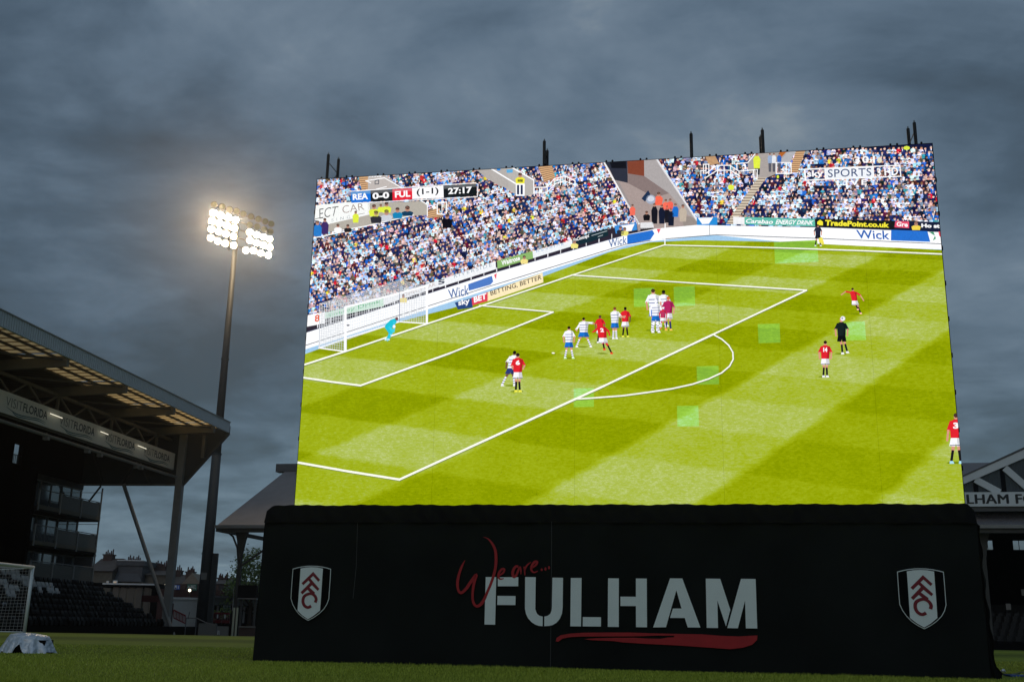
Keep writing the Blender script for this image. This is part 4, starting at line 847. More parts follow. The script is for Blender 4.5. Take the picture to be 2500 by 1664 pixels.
# ------------------------------------------------------------------ stand on the left
LF = Frame(-19.876, 75.0, -.12965)
def side(u, v, xl):
    d = ray(u, v); n = np.array([LF.c, LF.s, 0]); o = np.array([LF.x, LF.y, 0])+n*xl
    p = CP+d*(((o-CP)@n)/(d@n)); q = p-np.array([LF.x, LF.y, 0]); return (-q[0]*LF.s+q[1]*LF.c, p[2])
def left_stand():
    s = thing('covered_stand', 'large dark covered stand with corrugated roof edge and advert board', 'stand', (LF.x, LF.y, 0), LF.a)
    Y0 = -38
    MB().box(-.12, 0, Y0, 0, 13.41, 14.13).build('roof_fascia', MT['corr'], s)
    MB().box(-.16, .05, Y0, .03, 14.132, 14.19).build('roof_edge_cap', MT['steel'], s)
    MB().add([(-.12, Y0, 13.95), (-.12, 0, 13.95), (-14.5, 0, 13.35), (-14.5, Y0, 13.35), (-3.3, Y0, 13.72), (-3.3, 0, 13.72)], [(4, 5, 2, 3)]).add(
        [(-3.3, Y0, 13.86), (-3.3, 0, 13.86), (-14.5, 0, 13.45), (-14.5, Y0, 13.45)], [(0, 3, 2, 1)]).build('roof', MT['corrdark'], s)
    fr = [-2.3-6.42*k for k in range(6)]
    xs = [-.2, -1.2, -2.25, -3.3]; bays = [-.15]+fr+[Y0]
    for a, b_ in zip(bays, bays[1:]):
        q = MB()
        for x0, x1 in zip(xs, xs[1:]): q.box(x1+.03, x0-.03, b_+.12, a-.12, 13.72, 13.73)
        q.build('translucent_panel', MT['trans'], s)
    for x in (-1.2, -2.25, -3.3): MB().box(x-.045, x+.045, Y0, -.1, 13.6, 13.72).build('purlin', MT['darksteel'], s)
    for x in (-5.5, -7.7, -10, -12.2): MB().box(x-.06, x+.06, Y0, -.1, 13.3, 13.45).build('purlin', MT['darksteel'], s)
    for y in fr:
        b = MB(); b.beam((-.15, y, 13.28), (-13.5, y, 12.75), .22, .52); b.build('rafter', MT['beam'], s)
        b = MB(); b.beam((-4.25, y, 10.8), (-4.25, y, 13.0), .14); b.build('hanger', MT['beam'], s)
        b = MB(); b.beam((-4.25, y, 12.9), (-4.25, y-1.6, 12.0), .1).beam((-4.25, y-1.6, 12.0), (-4.25, y-3.2, 12.9), .1)
        b.beam((-4.25, y-3.2, 12.9), (-4.25, y-4.7, 12.0), .1).beam((-4.25, y-4.7, 12.0), (-4.25, y-6.4, 12.9), .1); b.build('lattice', MT['beam'], s)
        MB().beam((-.3, y-.3, 13.3), (-4.3, y-4.5, 13.0), .10).build('brace', MT['darksteel'], s)
    MB().beam((-4.25, Y0, 12.9), (-4.25, 0, 12.9), .18).build('chord', MT['beam'], s)
    MB().beam((-4.0, Y0, 10.72), (-4.0, 0, 10.72), .12, .12).build('chord', MT['beam'], s)
    MB().tube((-3.55, Y0, 10.25), (-3.55, 0, 10.25), .10).build('rail_tube', MT['steel'], s)
    MB().prism([(0, 13.41), (0, 13.9), (-14.4, 13.3), (-14.4, 9.76), (-3.06, 9.76)], .0, .12).build('end_cladding', MT['corrdark'], s)
    MB().beam((-.02, .0, 13.38), (-3.08, .0, 9.74), .24, .16).build('end_beam', MT['darksteel'], s)
    MB().beam((-3.0, -.05, 9.72), (-14.2, -.05, 9.72), .2, .12).build('end_beam', MT['beam'], s)
    MB().beam((-1.75, -.12, 13.2), (-1.75, -.12, 11.6), .22).build('end_post', MT['beam'], s)
    for a, b_ in (((-5.5, 9.8), (-6.6, 11.6)), ((-6.6, 11.6), (-7.6, 9.8)), ((-9, 9.8), (-10, 12))):
        MB().beam((a[0], -.1, a[1]), (b_[0], -.1, b_[1]), .14).build('end_brace', MT['darksteel'], s)
    MB().box(-3.86, -3.78, Y0, -.2, 10.76, 11.9).build('advert_board', MT['board'], s)
    bd = s.children[-1]
    for k in range(-2, 4):
        y = -4.98-5.27*k if k >= 0 else 1e9
        if y > 1e8: continue
        for txt, a, e, bo, zb, zt in (('VISIT', 0, 1.55, -.012, 11.17, 11.66), ('FLORIDA', 1.6, 4.0, .02, 11.17, 11.64)):
            v, f = glyphs(txt, bo); w = MB().add([(-3.774, y+a+(e-a)*p, zb+(zt-zb)*q) for p, q in v], f); w.build('advert_lettering', MT['ink'], bd)
        w = MB()
        for dz, c in ((0, 0), (-.1, .5)):
            for q in stroke([(y+.1+c, 11.12+dz, .02), (y+1.1, 10.93+dz, .06), (y+2.2, 10.98+dz, .05), (y+3.1, 11.06+dz, .05), (y+3.9, 10.98+dz, .01)]): w.add([(-3.772, a_, z_) for a_, z_ in q], [(0, 1, 2, 3)])
        w.build('advert_wave', MT['teal'], bd)
    for a, b_ in (((123, 1009), (152, 1020)), ((246, 1053), (264, 1060)), ((337, 1087), (357, 1095))):
        p, q = side(*a, -3.6), side(*b_, -3.6); MB().tube((-3.6, p[0], p[1]), (-3.6, q[0], q[1]), .028).build('strip_light', MT['tube'], s)
    for y in (-17, -12.5, -11, -6.2, -5.6):
        b = MB().box(-3.7, -3.4, y-.12, y+.12, 10.0, 10.2); b.tube((-3.55, y, 10.2), (-3.55, y, 10.4), .03).build('small_floodlight', MT['steel'], s)
    MB().beam((-3.3, -.05, -.6), (-3.3, -.05, 13.3), .5, .42).build('column', MT['steel'], s)
    MB().tube((-7.38, -.2, 9.75), (-2.55, -.2, -.6), .13, None, 10).build('raking_strut', MT['steel'], s)
    # dark rear wall with one narrow opening
    o1, o2 = side(37, 1080, -10.6), side(51, 1134, -10.6); ya, yb, za, zb = o1[0], o2[0], min(o1[1], o2[1]), max(o1[1], o2[1])
    w = MB(); w.box(-10.9, -10.6, Y0, ya, -.6, 13.3); w.box(-10.9, -10.6, yb, -.1, 9.8, 13.3); w.box(-10.9, -10.6, ya, yb, -.6, za); w.box(-10.9, -10.6, ya, yb, zb, 13.3)
    w.build('rear_wall', MT['black'], s)
    g = MB()
    for i in range(4): g.tube((-10.65, ya+.15+i*.18, za), (-10.65, ya+.15+i*.18, za+.55), .02)
    g.tube((-10.65, ya, za+.55), (-10.65, yb, za+.55), .025).build('opening_guard', MT['darksteel'], s)
    # hospitality boxes
    yb0 = -8.0; ys = [-7.9, -5.3, -2.65, -.05]
    MB().box(-13.6, -13.3, yb0, 0, 2.2, 9.7).build('box_back_wall', MT['black'], s); MB().box(-13.3, -9.2, yb0-.25, yb0, -.3, 9.7).build('box_side_wall', MT['black'], s)
    for z in (7.42, 5.2, 2.95):
        b = MB().box(-13.3, -9.0, yb0, 0, z-.32, z-.02); b.build('balcony_slab', MT['concrete'], s); MB().box(-9.0, -8.95, yb0, .05, z-.2, z+.05).build('slab_edge', MT['beam'], s)
        h = 2.05 if z > 3 else 1.9
        MB().box(-13.3, -10.45, yb0, 0, z+h-.12, z+h+.12 if z < 7 else 9.7).build('box_lintel', MT['darksteel'], s)
        for a, b_ in zip(ys, ys[1:]):
            w = MB(); w.box(-10.6, -10.5, a-.05, a+.05, z, z+h-.12).box(-10.6, -10.5, b_-.05, b_+.05, z, z+h-.12).box(-10.6, -10.5, (a+b_)/2-.03, (a+b_)/2+.03, z, z+h-.12).box(-10.6, -10.5, a, b_, z+h-.2, z+h-.13)
            f = w.build('window_frame', MT['frame'], s); MB().box(-10.57, -10.56, a+.05, b_-.05, z+.02, z+h-.2).build('pane', MT['pane'], f)
        for i, y in enumerate(ys):
            MB().box(-9.02, -8.94, y-.05, y+.05, z-.3, z+1.0 if i < 3 else z+h).build('balcony_post', MT['frame'], s)
        r = MB().tube((-8.98, yb0, z+1.02), (-8.98, 0, z+1.02), .03).tube((-8.98, 0, z+1.02), (-10.5, 0, z+1.02), .03).tube((-9, 0, z+1.75), (-10.5, 0, z+1.75), .02)
        r.build('handrail', MT['frame'], s)
        for i, (a, b_) in enumerate(zip(ys, ys[1:])):
            if (z > 6 and i > 0) or (3 < z < 6 and i > 0) or z < 3: MB().box(-9.0, -8.985, a+.06, b_-.06, z+.05, z+.95).build('balcony_panel', MT['balc'], s)
            elif z < 6:
                q = MB()
                for k in range(16): q.tube((-8.98, a+.1+k*.155, z), (-8.98, a+.1+k*.155, z+1.0), .014, None, 4)
                q.build('balusters', MT['rail'], s)
        q = MB()
        for k in range(9): q.tube((-9.1-k*.165, 0, z), (-9.1-k*.165, 0, z+1.0), .014, None, 4)
        q.build('balusters', MT['rail'], s)
    MB().tube((-10.5, -.3, 7.45), (-9.0, -.3, 9.6), .07).build('inner_strut', MT['darksteel'], s)
    MB().box(-11.4, -9.25, .02, .3, 2.2, 4.75).build('end_wall', mat('rendered_wall', (.10, .09, .09), .9, 0, .3, 1), s); MB().box(-11.5, -9.1, -.02, .35, 4.75, 4.9).build('wall_cap', MT['black'], s)
    # terrace and seats
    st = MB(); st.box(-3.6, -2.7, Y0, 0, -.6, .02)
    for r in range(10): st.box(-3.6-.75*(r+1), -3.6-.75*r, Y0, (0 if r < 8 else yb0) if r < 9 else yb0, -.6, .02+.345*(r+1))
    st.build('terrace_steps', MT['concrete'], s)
    def seatmesh():
        b = MB(); w = .19
        pr = [(-.0, .26), (.05, .25), (.09, .36), (.05, .52), (.0, .60), (-.03, .60), (-.03, .26)]
        n = len(pr); yy = [-w, -w*.85, w*.85, w]; vs = []
        for y in yy:
            e = abs(y) > w*.9
            for x, z in pr: vs.append((x*(.5 if e else 1), y, .3+(z-.3)*(.85 if e else 1)))
        fs = [(j*n+i, j*n+(i+1) % n, (j+1)*n+(i+1) % n, (j+1)*n+i) for j in range(3) for i in range(n)]+[tuple(reversed(range(n))), tuple(3*n+i for i in range(n))]
        b.add(vs, fs); b.box(.09, .15, -w*.9, w*.9, .16, .40); b.box(-.02, .1, -.03, .03, 0, .3); return b
    sb = seatmesh(); white = set()
    allseats = []
    for r in range(10):
        y = -.5
        while y > (-34):
            if not (r == 9 and y > yb0-.3) and not (-17.6 < y < -16.6): allseats.append((r, y))
            y -= .5
    def pos(r, y): return (-3.6-.75*r+.12 if r else -3.45, y, .02+.345*r if r else .02)
    Zs = tr(0, 1370, 5.33)
    def spx(q):
        x, y, z = pos(*q); w_ = LF.world(x, y, z+.5)-Vector((0, 0, CH)); k = np.array([w_.x, w_.y, w_.z])@RW; return 1250+k[0]/-k[2]*FPX, 832-k[1]/-k[2]*FPX
    px_ = [(q, spx(q)) for q in allseats]
    for zx, zy in ((20, 265), (75, 265), (85, 300), (135, 305), (190, 305), (145, 345), (90, 330), (20, 105), (60, 115), (110, 125), (160, 155), (210, 160), (225, 185), (270, 190), (320, 195), (335, 225), (380, 235), (430, 235), (435, 265), (480, 270), (530, 270), (545, 300), (595, 310), (640, 315), (655, 345), (705, 350), (750, 350)):
        u, v = Zs(zx, zy); c_ = [q for q in px_ if q[0] not in white]; white.add(min(c_, key=lambda q: (q[1][0]-u)**2+(q[1][1]-v)**2)[0])
    vis = sorted(allseats, key=lambda q: abs(q[1]+13)+ (0 if q[1] > -20.5 else 50)-q[0]*.6)
    wh = [q for q in allseats if (q[0], q[1]) in white]; part = wh+[q for q in sorted(allseats, key=lambda q: (q[1] < -20, q[1], q[0])) if q not in wh][:100-len(wh)]
    ps = set(part); proto = {}
    for q in part:
        k = 'seatw' if q in wh else 'seatg' if random.random() < .12 else ('seatr' if (q[0]*7+int(q[1]*2)) % 5 == 0 else 'seat')
        if k not in proto: o = sb.build('seat', MT[k], s); proto[k] = o
        else: o = proto[k].copy(); COL.objects.link(o); o.parent = s
        o.location = pos(*q); o.rotation_euler = (random.uniform(-.03, .03), random.uniform(-.1, .1), random.uniform(-.14, .14))
        if k == 'seatw': o['label'] = 'pale folded seat'
    rest = MB()
    for q in allseats:
        if q in ps: continue
        x, y, z = pos(*q); r1, r2 = random.uniform(-.14, .14), random.uniform(-.1, .1); rest.add([(a-b_*r1+c*r2+x, b_+a*r1+y, c-a*r2+z) for a, b_, c in sb.v], sb.f)
    tag(rest.build('seat', MT['seat'], s), 'rows of black folded seats', kind='stuff')
left_stand()
tag(MB().box(-2.75, -2.6, -38, 8.2, -.65, .14).build('perimeter_wall', MT['black']), 'low black wall in front of the seats of the left stand', 'wall')
o = bpy.data.objects['perimeter_wall']; o.location = (LF.x, LF.y, 0); o.rotation_euler = (0, 0, LF.a)

# ------------------------------------------------------------------ floodlight mast
def floodlight():
    Y = 82.; b0 = atY(492, 1519, Y); tp = atY(574, 612, Y); bx = b0.x
    s = thing('floodlight_mast', 'tall floodlight mast with glowing lamp rows behind the left stand', 'floodlight', (bx, Y, -.6))
    H_ = tp.z+.6
    MB().tube((0, 0, 0), (0, 0, H_*.45), .46, .36, 12).tube((0, 0, H_*.45), (0, 0, H_+.2), .34, .2, 12).build('pole', MT['mast'], s, True)
    MB().tube((0, 0, 0), (0, 0, .25), .75, .7, 12).build('base_flange', MT['mast'], s)
    for z in (H_*.2, H_*.45, H_*.7): MB().tube((0, 0, z-.06), (0, 0, z+.06), .5-.008*z, None, 12).build('collar', MT['mast'], s)
    c = atY(520, 1350, Y); MB().box(.42, .80, -.2, .15, .3, c.z+.6).build('cable_duct', MT['mast'], s)
    q = MB().box(-.2, .2, -.52, -.42, 4.1, 4.6); q.build('junction_box', MT['steel'], s)
    R5 = tr(480, 460, 7.84); pos = []
    def L(x, y, on): 
        p = atY(*R5(x, y), Y-.5); pos.append((p.x-bx, p.z+.6, on))
    for x, y in ((325, 295), (480, 335), (620, 390), (755, 420), (885, 475), (1035, 525), (1175, 575), (1305, 620), (1420, 665)): L(x, y, 0)
    for x, y in ((310, 455), (450, 500), (600, 545), (735, 590)): L(x, y, 2)
    for x, y in ((1010, 685), (1150, 720), (1285, 770), (1405, 810)): L(x, y, 0)
    for k in (1, 2):
        for i in range(4): L(300-15*k+i*143, 450+k*158+i*46, 2 if k == 1 else 1)
        for i in range(4): L((1010, 1145, 1270, 1390)[i], (825, 875, 915, 955)[i]+(k-1)*157, 1)
    for x, y in ((260, 935), (395, 995), (540, 1040), (700, 1075), (935, 1170), (1080, 1175), (1220, 1225), (1365, 1265)): L(x, y, 1)
    hf = MB()
    for z0_, (xa, xb) in ((pos[0], (-3.9, 8)),)[:0]: pass
    rows = [((325, 315), (1430, 690)), ((300, 475), (1415, 835)), ((290, 620), (1400, 985)), ((275, 780), (1390, 1135)), ((265, 950), (1375, 1290))]
    for a, b_ in rows:
        p, q_ = atY(*R5(*a), Y), atY(*R5(*b_), Y); hf.tube((p.x-bx, .0, p.z+.6), (q_.x-bx, .0, q_.z+.6), .05)
    for x in (640, 790):
        p, q_ = atY(*R5(x, 420), Y), atY(*R5(x-25, 1180), Y); hf.tube((p.x-bx, .05, p.z+.6), (q_.x-bx, .05, q_.z+.6), .07)
    hf.build('head_frame', MT['darksteel'], s)
    for x, z, on in pos:
        b = MB(); R = .275; n = 14; vs = []
        prof = [(.03, .42), (.12, .40), (.20, .28), (R, .06), (R, 0)]     # bowl opening towards the pitch
        d = Vector((.18, -.92, -.34)).normalized(); u = d.cross(Vector((0, 0, 1))).normalized(); w = u.cross(d); o_ = Vector((x, -.35, z))
        for r, a in prof:
            for i in range(n): t = 2*math.pi*i/n; vs.append(o_-d*a+u*math.cos(t)*r+w*math.sin(t)*r)
        m = len(prof); fs = [(j*n+i, j*n+(i+1) % n, (j+1)*n+(i+1) % n, (j+1)*n+i) for j in range(m-1) for i in range(n)]+[tuple(range(n))]
        b.add(vs, fs); b.tube(o_-d*.3, Vector((x, 0, z-.05)), .04)
        lp = b.build('lamp', MT['lamp_off'], s)
        g = MB().add([o_-d*.01+u*math.cos(2*math.pi*i/n)*R*.86+w*math.sin(2*math.pi*i/n)*R*.86 for i in range(n)], [tuple(range(n))])
        g.build('lamp_glass', MT['lamp_hot' if on == 2 else 'lamp_on'] if on else MT['pane'], lp)
floodlight()

# ------------------------------------------------------------------ grandstand behind the screen
GF = Frame(-20.913, 78.2, math.radians(-11.6146))
def grandstand():
    s = thing('gabled_grandstand', 'long old grandstand with grey roof and white lettered gable behind the screen', 'grandstand', (GF.x, GF.y, 0), GF.a)
    X1 = 66
    MB().add([(0, -.25, 7.2), (X1, -.25, 7.2), (X1, 9, 12.45), (1.0, 9, 12.45), (0, -.25, 7.05), (X1, -.25, 7.05), (X1, 9, 12.3), (1.0, 9, 12.3), (X1, 13.4, 9.9), (1.6, 13.4, 9.9), (X1, 13.4, 9.75), (1.6, 13.4, 9.75)],
        [(0, 1, 2, 3), (7, 6, 5, 4), (4, 5, 1, 0), (0, 3, 7, 4), (3, 2, 8, 9), (11, 10, 6, 7), (9, 8, 10, 11), (3, 9, 11, 7)]).build('roof', MT['roofgrey'], s)
    MB().box(.2, 3.0, 8.7, 9.5, 12.3, 12.95).build('ridge_cap', MT['slate'], s)
    MB().box(-.15, X1, -.4, -.26, 6.98, 7.2).build('gutter', MT['steel'], s); MB().box(.3, X1, -.2, .0, 6.7, 7.0).build('eaves_beam', MT['darksteel'], s)
    MB().box(-.1, .25, -.2, 13.3, 6.75, 7.0).build('end_beam', MT['darksteel'], s)
    for x in [1.4+6.3*k for k in range(10)]:
        b = MB().beam((x, 1, -.6), (x, 1, 5.4), .26, .26); b.build('post', MT['darksteel'], s)
        MB().prism([(x-.15, 5.3), (x+.15, 5.3), (x+.3, 6.2), (x+.5, 6.95), (x-.5, 6.95), (x-.3, 6.2)], .85, 1.15).build('post_head', MT['darksteel'], s)
        c = MB(); c.path([(x-.13, 1, 4.6), (x-.3, 1, 5.7), (x-.7, 1, 6.5), (x-1.2, 1, 6.85)], .07); c.build('curved_bracket', MT['darksteel'], s)
        if x < 5: MB().beam((x+.1, 1, 4.4), (x+3.6, 1, 6.8), .12).build('diagonal_brace', MT['darksteel'], s)
    # back wall with clerestory windows
    w = MB(); w.box(12, X1, 13.0, 13.25, -.6, 6.58); w.box(12, X1, 13.0, 13.25, 7.32, 9.7); x = 12.; W_, G_ = 1.25, 1.33; first = 56.44-(W_+G_)*17
    w.box(12, first, 13.0, 13.25, 6.58, 7.32); k = 0; x = first
    while x < X1-2:
        w.box(x+W_, x+W_+G_, 13.0, 13.25, 6.58, 7.32)
        if x > 40:
            f = MB().box(x, x+W_, 13.05, 13.1, 7.28, 7.32).box(x, x+W_, 13.05, 13.1, 6.58, 6.63)
            for t in (0, .42, .84, W_-.04): f.box(x+t, x+t+.04, 13.05, 13.1, 6.63, 7.28)
            f.build('clerestory_window', MT['darksteel'], s)
        x += W_+G_
    w.box(X1-2, X1, 13.0, 13.25, 6.58, 7.32)
    w.build('back_wall', MT['black'], s)
    st = MB(); st.box(12, X1, 1.0, 1.6, -.6, .12)
    for r in range(9): st.box(12, X1, 1.6+.8*r, 1.6+.8*(r+1), -.6, .12+.215*(r+1))
    st.box(12, X1, 8.8, 9.0, 2.0, 2.6); st.box(12, X1, 9.0, 13, -.6, 2.4); st.build('terrace_steps', MT['concrete'], s)
    seat = MB(); seat.box(-.15, .15, .0, .04, .02, .15); seat.box(-.16, .16, -.06, .0, .0, .07); seat.box(-.11, .11, .0, .035, .15, .175); seat.box(-.03, .03, .0, .05, 0, .1)
    al = [(r, 42+.52*k+(r % 2)*.2) for r in range(9) for k in range(42)]; part = sorted(al, key=lambda q: abs(q[1]-54.6))[:100]; ps = set(part); pr = None
    def pos(q): return (q[1], 1.35+.8*q[0], .12+.215*q[0])
    for q in part:
        if pr is None: o = pr = seat.build('seat', MT['seatr'], s)
        else: o = pr.copy(); COL.objects.link(o); o.parent = s
        o.location = pos(q)
    rest = MB()
    for q in al:
        if q not in ps: x, y, z = pos(q); rest.add([(a+x, b_+y, c+z) for a, b_, c in seat.v], seat.f)
    tag(rest.build('seat', MT['seatr'], s), 'rows of dark folded seats', kind='stuff')
    for px, py in ((2500, 1445), (2462, 1480)):
        x, z = GF.hit(px, py, 6); MB().box(x-.15, x+.15, 6, 6.1, z-.2, z+.2).build('wall_lamp', MT['steel'], s)
    # gable
    cx, hw, zb = 55.4, 6.5, 9.2; ap = zb+hw*.434
    g = MB(); g.prism([(cx-hw, zb), (cx+hw, zb), (cx, ap)], -.1, .0); g.build('gable_panel', MT['gpanel'], s)
    g = MB(); g.prism([(cx-hw-.4, zb-.02), (cx-hw+.55, zb-.02), (cx, ap-.28), (cx+hw-.55, zb-.02), (cx+hw+.4, zb-.02), (cx, ap+.26)], -.32, -.12); g.build('barge_board', MT['gable'], s)
    g = MB(); g.prism([(cx-hw-.45, zb-.04), (cx-hw-.6, zb-.04), (cx, ap+.42), (cx+hw+.6, zb-.04), (cx+hw+.45, zb-.04), (cx, ap+.27)], -.36, 1.2); g.build('gable_roof', MT['slate'], s)
    MB().add([(cx-hw-.5, -.1, zb), (cx, -.1, ap+.2), (cx, 8, ap+.2), (cx-hw-.5, 3.2, zb), (cx+hw+.5, -.1, zb), (cx+hw+.5, 3.2, zb)], [(0, 1, 2, 3), (1, 4, 5, 2)]).build('gable_roof', MT['roofgrey'], s)
    L_ = lambda a, b_: (GF.hit(a[0], a[1], -.12), GF.hit(b_[0], b_[1], -.12))
    def strut(a, b_, w_, m, mir=True):
        p, q = L_(a, b_)
        for sg in ((0, 1) if mir else (0,)):
            if sg: p, q = (2*cx-p[0], p[1]), (2*cx-q[0], q[1])
            MB().beam((p[0], -.2, p[1]), (q[0], -.2, q[1]), .12, w_, (0, 0, 1)).build('gable_strut', MT[m], s)
    strut((2380, 1170), (2440, 1202), .42, 'gable'); strut((2452, 1142), (2516, 1198), .42, 'gable')
    for x in (cx-6.5+2.6, cx-2.25, cx, cx+2.25, cx+3.9):
        zt = ap-abs(x-cx)*.434-.2; MB().box(x-.14, x+.14, -.14, -.11, zb, zt).build('gable_mullion', MT['black'], s)
    MB().box(cx-hw-.3, cx+hw+.3, -.36, -.14, 8.33, 9.22).build('sign_board', MT['gable'], s); sbd = s.children[-1]
    MB().box(cx-hw-.3, cx+hw+.3, -.2, .3, 8.05, 8.32).build('sign_plinth', MT['slate'], s)
    v, f = glyphs('FULHAM FOOTBALL CLUB', 0, 0, 1.06); x0, x1 = 49.72, 61.1; lb = MB()
    for i, (dx, dz) in enumerate(((0, 0), (.035, 0), (-.035, 0), (.018, .012), (-.018, -.012))): lb.add([(x0+(x1-x0)*a+dx, -.364-.002*i, 8.5+.58*b_+dz) for a, b_ in v], f)
    lb.build('sign_lettering', MT['gink'], sbd)
grandstand()
tag(MB().box(30, 72, -.1, .05, -.65, .2).build('pitchside_wall', MT['black']), 'low black wall in front of the seats of the gabled grandstand', 'wall')
o = bpy.data.objects['pitchside_wall']; o.location = (GF.x, GF.y, 0); o.rotation_euler = (0, 0, GF.a)

# ------------------------------------------------------------------ small buildings, walls and fittings between the stands
def fb(b, u0, v0, u1, v1, Y, dep=.3, zmin=None):
    p, q = atY((u0), v1, Y), atY(u1, v0, Y); z0 = p.z if zmin is None else zmin; return b.box(p.x, q.x, Y, Y+dep, z0, q.z)
def place(b, name, m, label, cat, group=None, parts=()):
    xs = [v[0] for v in b.v]; ys_ = [v[1] for v in b.v]; zs = [v[2] for v in b.v]; c = Vector(((min(xs)+max(xs))/2, min(ys_), min(zs)))
    t = thing(name, label, cat, c, 0, group) if parts else None
    def mk(bb, nm, mm, par):
        bb.v = [(v[0]-c.x, v[1]-c.y, v[2]-c.z) for v in bb.v]; o_ = bb.build(nm, MT[mm] if isinstance(mm, str) else mm, par); return o_
    if not parts:
        o_ = mk(b, name, m, None); o_.location = c; return tag(o_, label, cat, group)
    mk(b, parts[0], m, t); return t, (lambda bb, nm, mm, par=None: mk(bb, nm, mm, par or t))
HG = 'terraced houses beyond the ground'
def house(label, u0, u1, vr, ve, Y, wallm, roofm, chim=(), windows=(), kind='ridge', vr2=None):
    p, q = atY(u0, ve, Y), atY(u1, vr, Y); b = MB().box(p.x, q.x, Y+.3, Y+7, -.6, p.z)
    t, mk = place(b, 'terraced_house', wallm, label, 'house', HG, ('wall',))
    r = MB()
    if kind == 'ridge': r.add([(p.x-.1, Y, p.z), (q.x+.1, Y, p.z), (q.x+.1, Y+3.6, q.z), (p.x-.1, Y+3.6, q.z), (q.x+.1, Y+7.2, p.z), (p.x-.1, Y+7.2, p.z)], [(0, 1, 2, 3), (3, 2, 4, 5), (0, 3, 5), (1, 4, 2)])
    elif kind == 'gable': r.prism([(p.x-.2, p.z), (q.x+.2, p.z), ((p.x+q.x)/2, q.z)], Y-.1, Y+7)
    else:
        r.box(p.x, q.x, Y+.2, Y+7, q.z-.5, q.z); r.add([(p.x, Y-.1, p.z), (q.x, Y-.1, p.z), (q.x-.9, Y+.6, q.z-.8), (p.x+.3, Y+.6, q.z-.8)], [(0, 1, 2, 3)])
        r.box(p.x+.2, q.x-.2, Y+.35, Y+6, p.z, q.z-.4)
    mk(r, 'roof', roofm)
    if kind != 'gable': mk(MB().box(p.x+.1, q.x-.1, Y+3.5 if kind == 'ridge' else Y+.15, Y+3.7 if kind == 'ridge' else Y+.3, q.z-.03 if kind == 'ridge' else q.z-.02, q.z+.06), 'coping', 'lead' if kind != 'ridge' else 'tile')
    for (a, b_, vt, vb, pots) in chim:
        P_, Q_ = atY(a, vb, Y+3), atY(b_, vt, Y+3); ch = MB().box(P_.x, Q_.x, Y+3, Y+4, P_.z-.8, Q_.z-.12).box(P_.x-.08, Q_.x+.08, Y+2.93, Y+4.07, Q_.z-.12, Q_.z)
        cs = mk(ch, 'chimney', 'brick')
        n = pots; pt = MB()
        for i in range(n):
            x = P_.x+(Q_.x-P_.x)*(i+.5)/n; hh = .22+.42*((i*37+int(a)) % 5)/5; pt.tube((x, Y+3.5, Q_.z), (x, Y+3.5, Q_.z+hh), .085, .065, 8)
        mk(pt, 'chimney_pots', 'pot', cs)
    for (a, v0, b_, v1) in windows:
        P_, Q_ = atY(a, v1, Y+.2), atY(b_, v0, Y+.2); f = mk(MB().box(P_.x, Q_.x, Y+.18, Y+.3, P_.z, Q_.z), 'window', 'signw'); mk(MB().box(P_.x+.08, Q_.x-.08, Y+.16, Y+.175, P_.z+.08, Q_.z-.08), 'pane', 'pane', f)
house('brown tiled house with a broad red chimney stack right of the balconies', 214, 276, 1359, 1392, 112, 'brick2', 'tile', ((251, 274, 1352, 1366, 5),), ((259, 1417, 266, 1426), (275, 1416, 287, 1425)))
house('wide house with flat pale parapet and a row of small dark pots', 277, 352, 1368, 1418, 113, 'brick2', 'slate', ((307, 340, 1367, 1371, 8),), (), 'parapet')
house('narrow house with tall crowded chimney pots behind the raking strut', 353, 404, 1386, 1402, 114, 'brick2', 'tile', ((370, 404, 1380, 1392, 8),), ())
house('house with a dark chimney between the stand column and the floodlight mast', 405, 452, 1400, 1424, 114, 'brick', 'tile', ((427, 441, 1391, 1402, 3),), ())
house('pale gabled house with red brick dormer just left of the floodlight mast', 449, 488, 1398, 1424, 111, 'brick2', mat('pale_gable', (.26, .21, .16), .9, 0, .3, 3), ((453, 472, 1394, 1403, 5),), ((464, 1405, 471, 1418),), 'gable')
house('low house with two chimney stacks right of the floodlight mast', 519, 556, 1409, 1424, 113, 'brick', 'tile', ((531, 541, 1409, 1415, 4), (545, 553, 1409, 1416, 3)), ())
house('grey slate roofed house behind the grandstand post', 538, 574, 1427, 1440, 108, 'brick2', 'slate', (), ())
house('distant house with one red chimney stack beside the tree', 556, 602, 1417, 1430, 120, 'brick2', 'tile', ((557, 571, 1416, 1422, 5),), ())
place(fb(MB(), 386, 1441, 640, 1446, 100, 6, -.6), 'red_roofed_block', mat('red_band', (.05, .018, .016), .8, 0, .25, .6), 'long low dark red block in front of the terraced houses', 'building')
place(fb(MB(), 398, 1425, 453, 1441, 104, 3, -.6), 'brick_outhouse', 'brick', 'small dark brick building carrying the blue sign', 'building')
place(fb(MB(), 454, 1424, 484, 1442, 103.5, 3, -.6), 'brick_outhouse', 'brick', 'small dark brick building behind the green sign', 'building')
place(fb(MB(), 520, 1427, 534, 1442, 103.5, 3, -.6), 'brick_pier', 'brick', 'narrow red brick pier right of the floodlight mast', 'wall')
t, mk = place(fb(MB(), 425, 1427, 439, 1438, 99.5, .1), 'blue_sign', 'sblue', 'small blue and white sign left of the green sign', 'sign', None, ('sign_panel',))
mk(fb(MB(), 426, 1428, 431.5, 1437, 99.45, .04), 'pictogram_panel', 'signw'); mk(fb(MB(), 427, 1433, 430, 1436, 99.4, .04), 'pictogram', 'gink'); mk(fb(MB(), 434, 1429, 436, 1436, 99.45, .04), 'pictogram', 'signw')
t, mk = place(fb(MB(), 456, 1425, 481, 1440, 99.5, .1), 'exit_sign', 'sgreen', 'green sign with a white arrow and white words', 'sign', None, ('sign_panel',))
g = MB()
